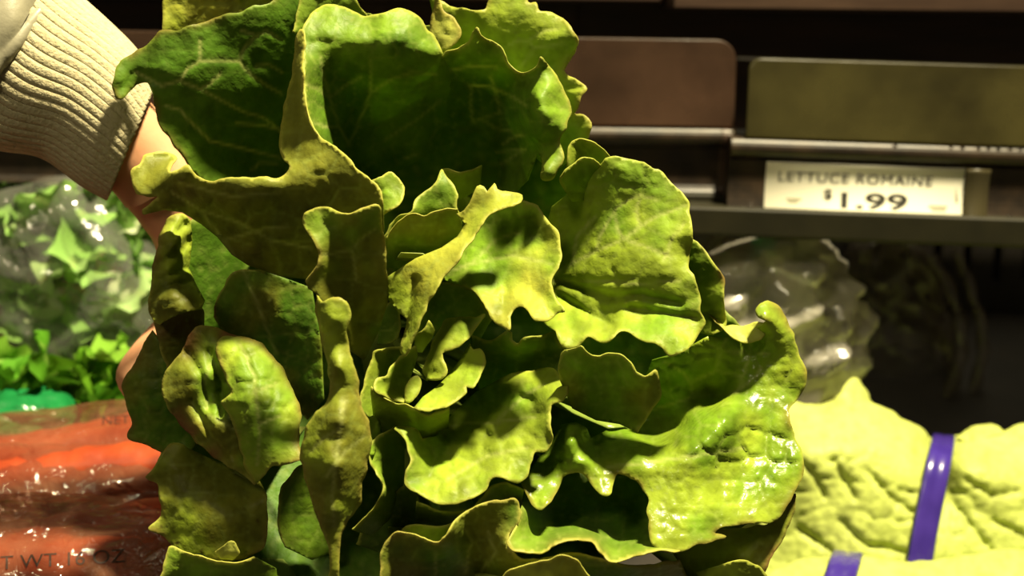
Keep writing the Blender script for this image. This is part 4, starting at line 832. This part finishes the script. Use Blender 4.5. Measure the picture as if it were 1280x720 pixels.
wrist = (163, 178, 4.8, 2.3)
person = skin_body('person', [
    [wrist, (100, 110, 4.6, 2.5), (20, 40, 4.6, 3.0), (-70, -30, 4.6, 3.4), (-170, -90, 5, 3.8)],
    [wrist, (208, 234, 6.0, 2.0), palm],
    [(208, 234, 6.0, 2.0), (246, 232, 7.6, 1.35), (280, 250, 9.4, 1.15), (312, 266, 11.0, 1.0), (338, 278, 12.2, .8)],
    [palm, (240, 392, 8.6, 1.2), (156, 474, 6.4, .95), (216, 522, 8.2, .82), (268, 520, 9.8, .7)],
    [palm, (262, 398, 9.8, 1.25), (246, 468, 10.2, .95), (285, 502, 11.2, .85), (334, 492, 12.2, .72)],
    [palm, (284, 392, 11.0, 1.2), (280, 450, 12.0, .92), (318, 474, 13.0, .82), (360, 458, 14.0, .7)],
    [palm, (300, 372, 12.0, 1.1), (306, 420, 13.4, .82), (338, 440, 14.4, .72), (372, 424, 15.2, .6)],
], M_SKIN)
tag(person, 'person reaching in with one hand, cream leather jacket with ribbed knit cuff, holding the lettuce', 'person')

def sleeve(name, rings, m, ribs, amp, nu, thick, dsc=.85, sub=8, fold=0):
    """tube through rings given by their two silhouette points; optional knitted ribs"""
    A = catmull([(a[0], a[1], d_) for a, b, d_ in rings], 400/sub); B_ = [(b[0], b[1], d_) for a, b, d_ in rings]
    def dens(pts):
        pts = np.array(pts, float); out = []
        for i in range(len(pts)-1):
            p0 = pts[max(i-1, 0)]; p1 = pts[i]; p2 = pts[i+1]; p3 = pts[min(i+2, len(pts)-1)]
            for j in range(sub):
                t = j/sub; out.append(.5*((2*p1)+(-p0+p2)*t+(2*p0-5*p1+4*p2-p3)*t*t+(-p0+3*p1-3*p2+p3)*t**3))
        out.append(pts[-1]); return np.array(out)
    A = dens([(a[0], a[1], d_) for a, b, d_ in rings]); B_ = dens(B_); v = []
    for i in range(len(A)):
        a = P(*A[i][:2], D0+A[i][2]); b = P(*B_[i][:2], D0+B_[i][2]); c = (a+b)/2; h = (a-b)/2
        dv = (c-Vector(CAM)).normalized(); dv = (dv-h.normalized()*dv.dot(h.normalized())).normalized()*h.length*dsc
        for j in range(nu):
            t = 6.2832*j/nu
            k = 1+amp*(abs(math.sin(t*ribs/2))**.6-.6) if ribs else 1+amp*mnoise.noise((i*.22, math.cos(t)*2.2, math.sin(t)*2.2))
            if fold: k += fold*math.sin(i*.55+math.sin(t*2)*1.2)
            v.append(c+h*math.cos(t)*k+dv*math.sin(t)*k)
    f = [(i*nu+j, i*nu+(j+1) % nu, (i+1)*nu+(j+1) % nu, (i+1)*nu+j) for i in range(len(A)-1) for j in range(nu)]
    o = mesh_obj(name, v, f, m, person); o.modifiers.new('t', 'SOLIDIFY').thickness = thick; return o
cuff = sleeve('knit_cuff', [((40, -52), (-70, 135), 4.6), ((90, -8), (-15, 178), 4.6), ((135, 32), (52, 192), 4.6), ((168, 66), (104, 228), 4.6), ((192, 106), (136, 246), 4.8)],
              M_KNIT, 52, .028, 416, .0018)
cuff['label'] = 'cream ribbed knit cuff'
slv = sleeve('jacket_sleeve', [((-120, -160), (-230, 60), 5), ((-40, -110), (-160, 130), 4.8), ((30, -62), (-95, 170), 4.6), ((62, -24), (-58, 165), 4.6), ((70, -8), (-40, 150), 4.6), ((58, 4), (-32, 135), 4.6)],
             M_LEATHER, 0, .10, 96, .002, .95, 8, .012)
slv['label'] = 'smooth cream leather sleeve'
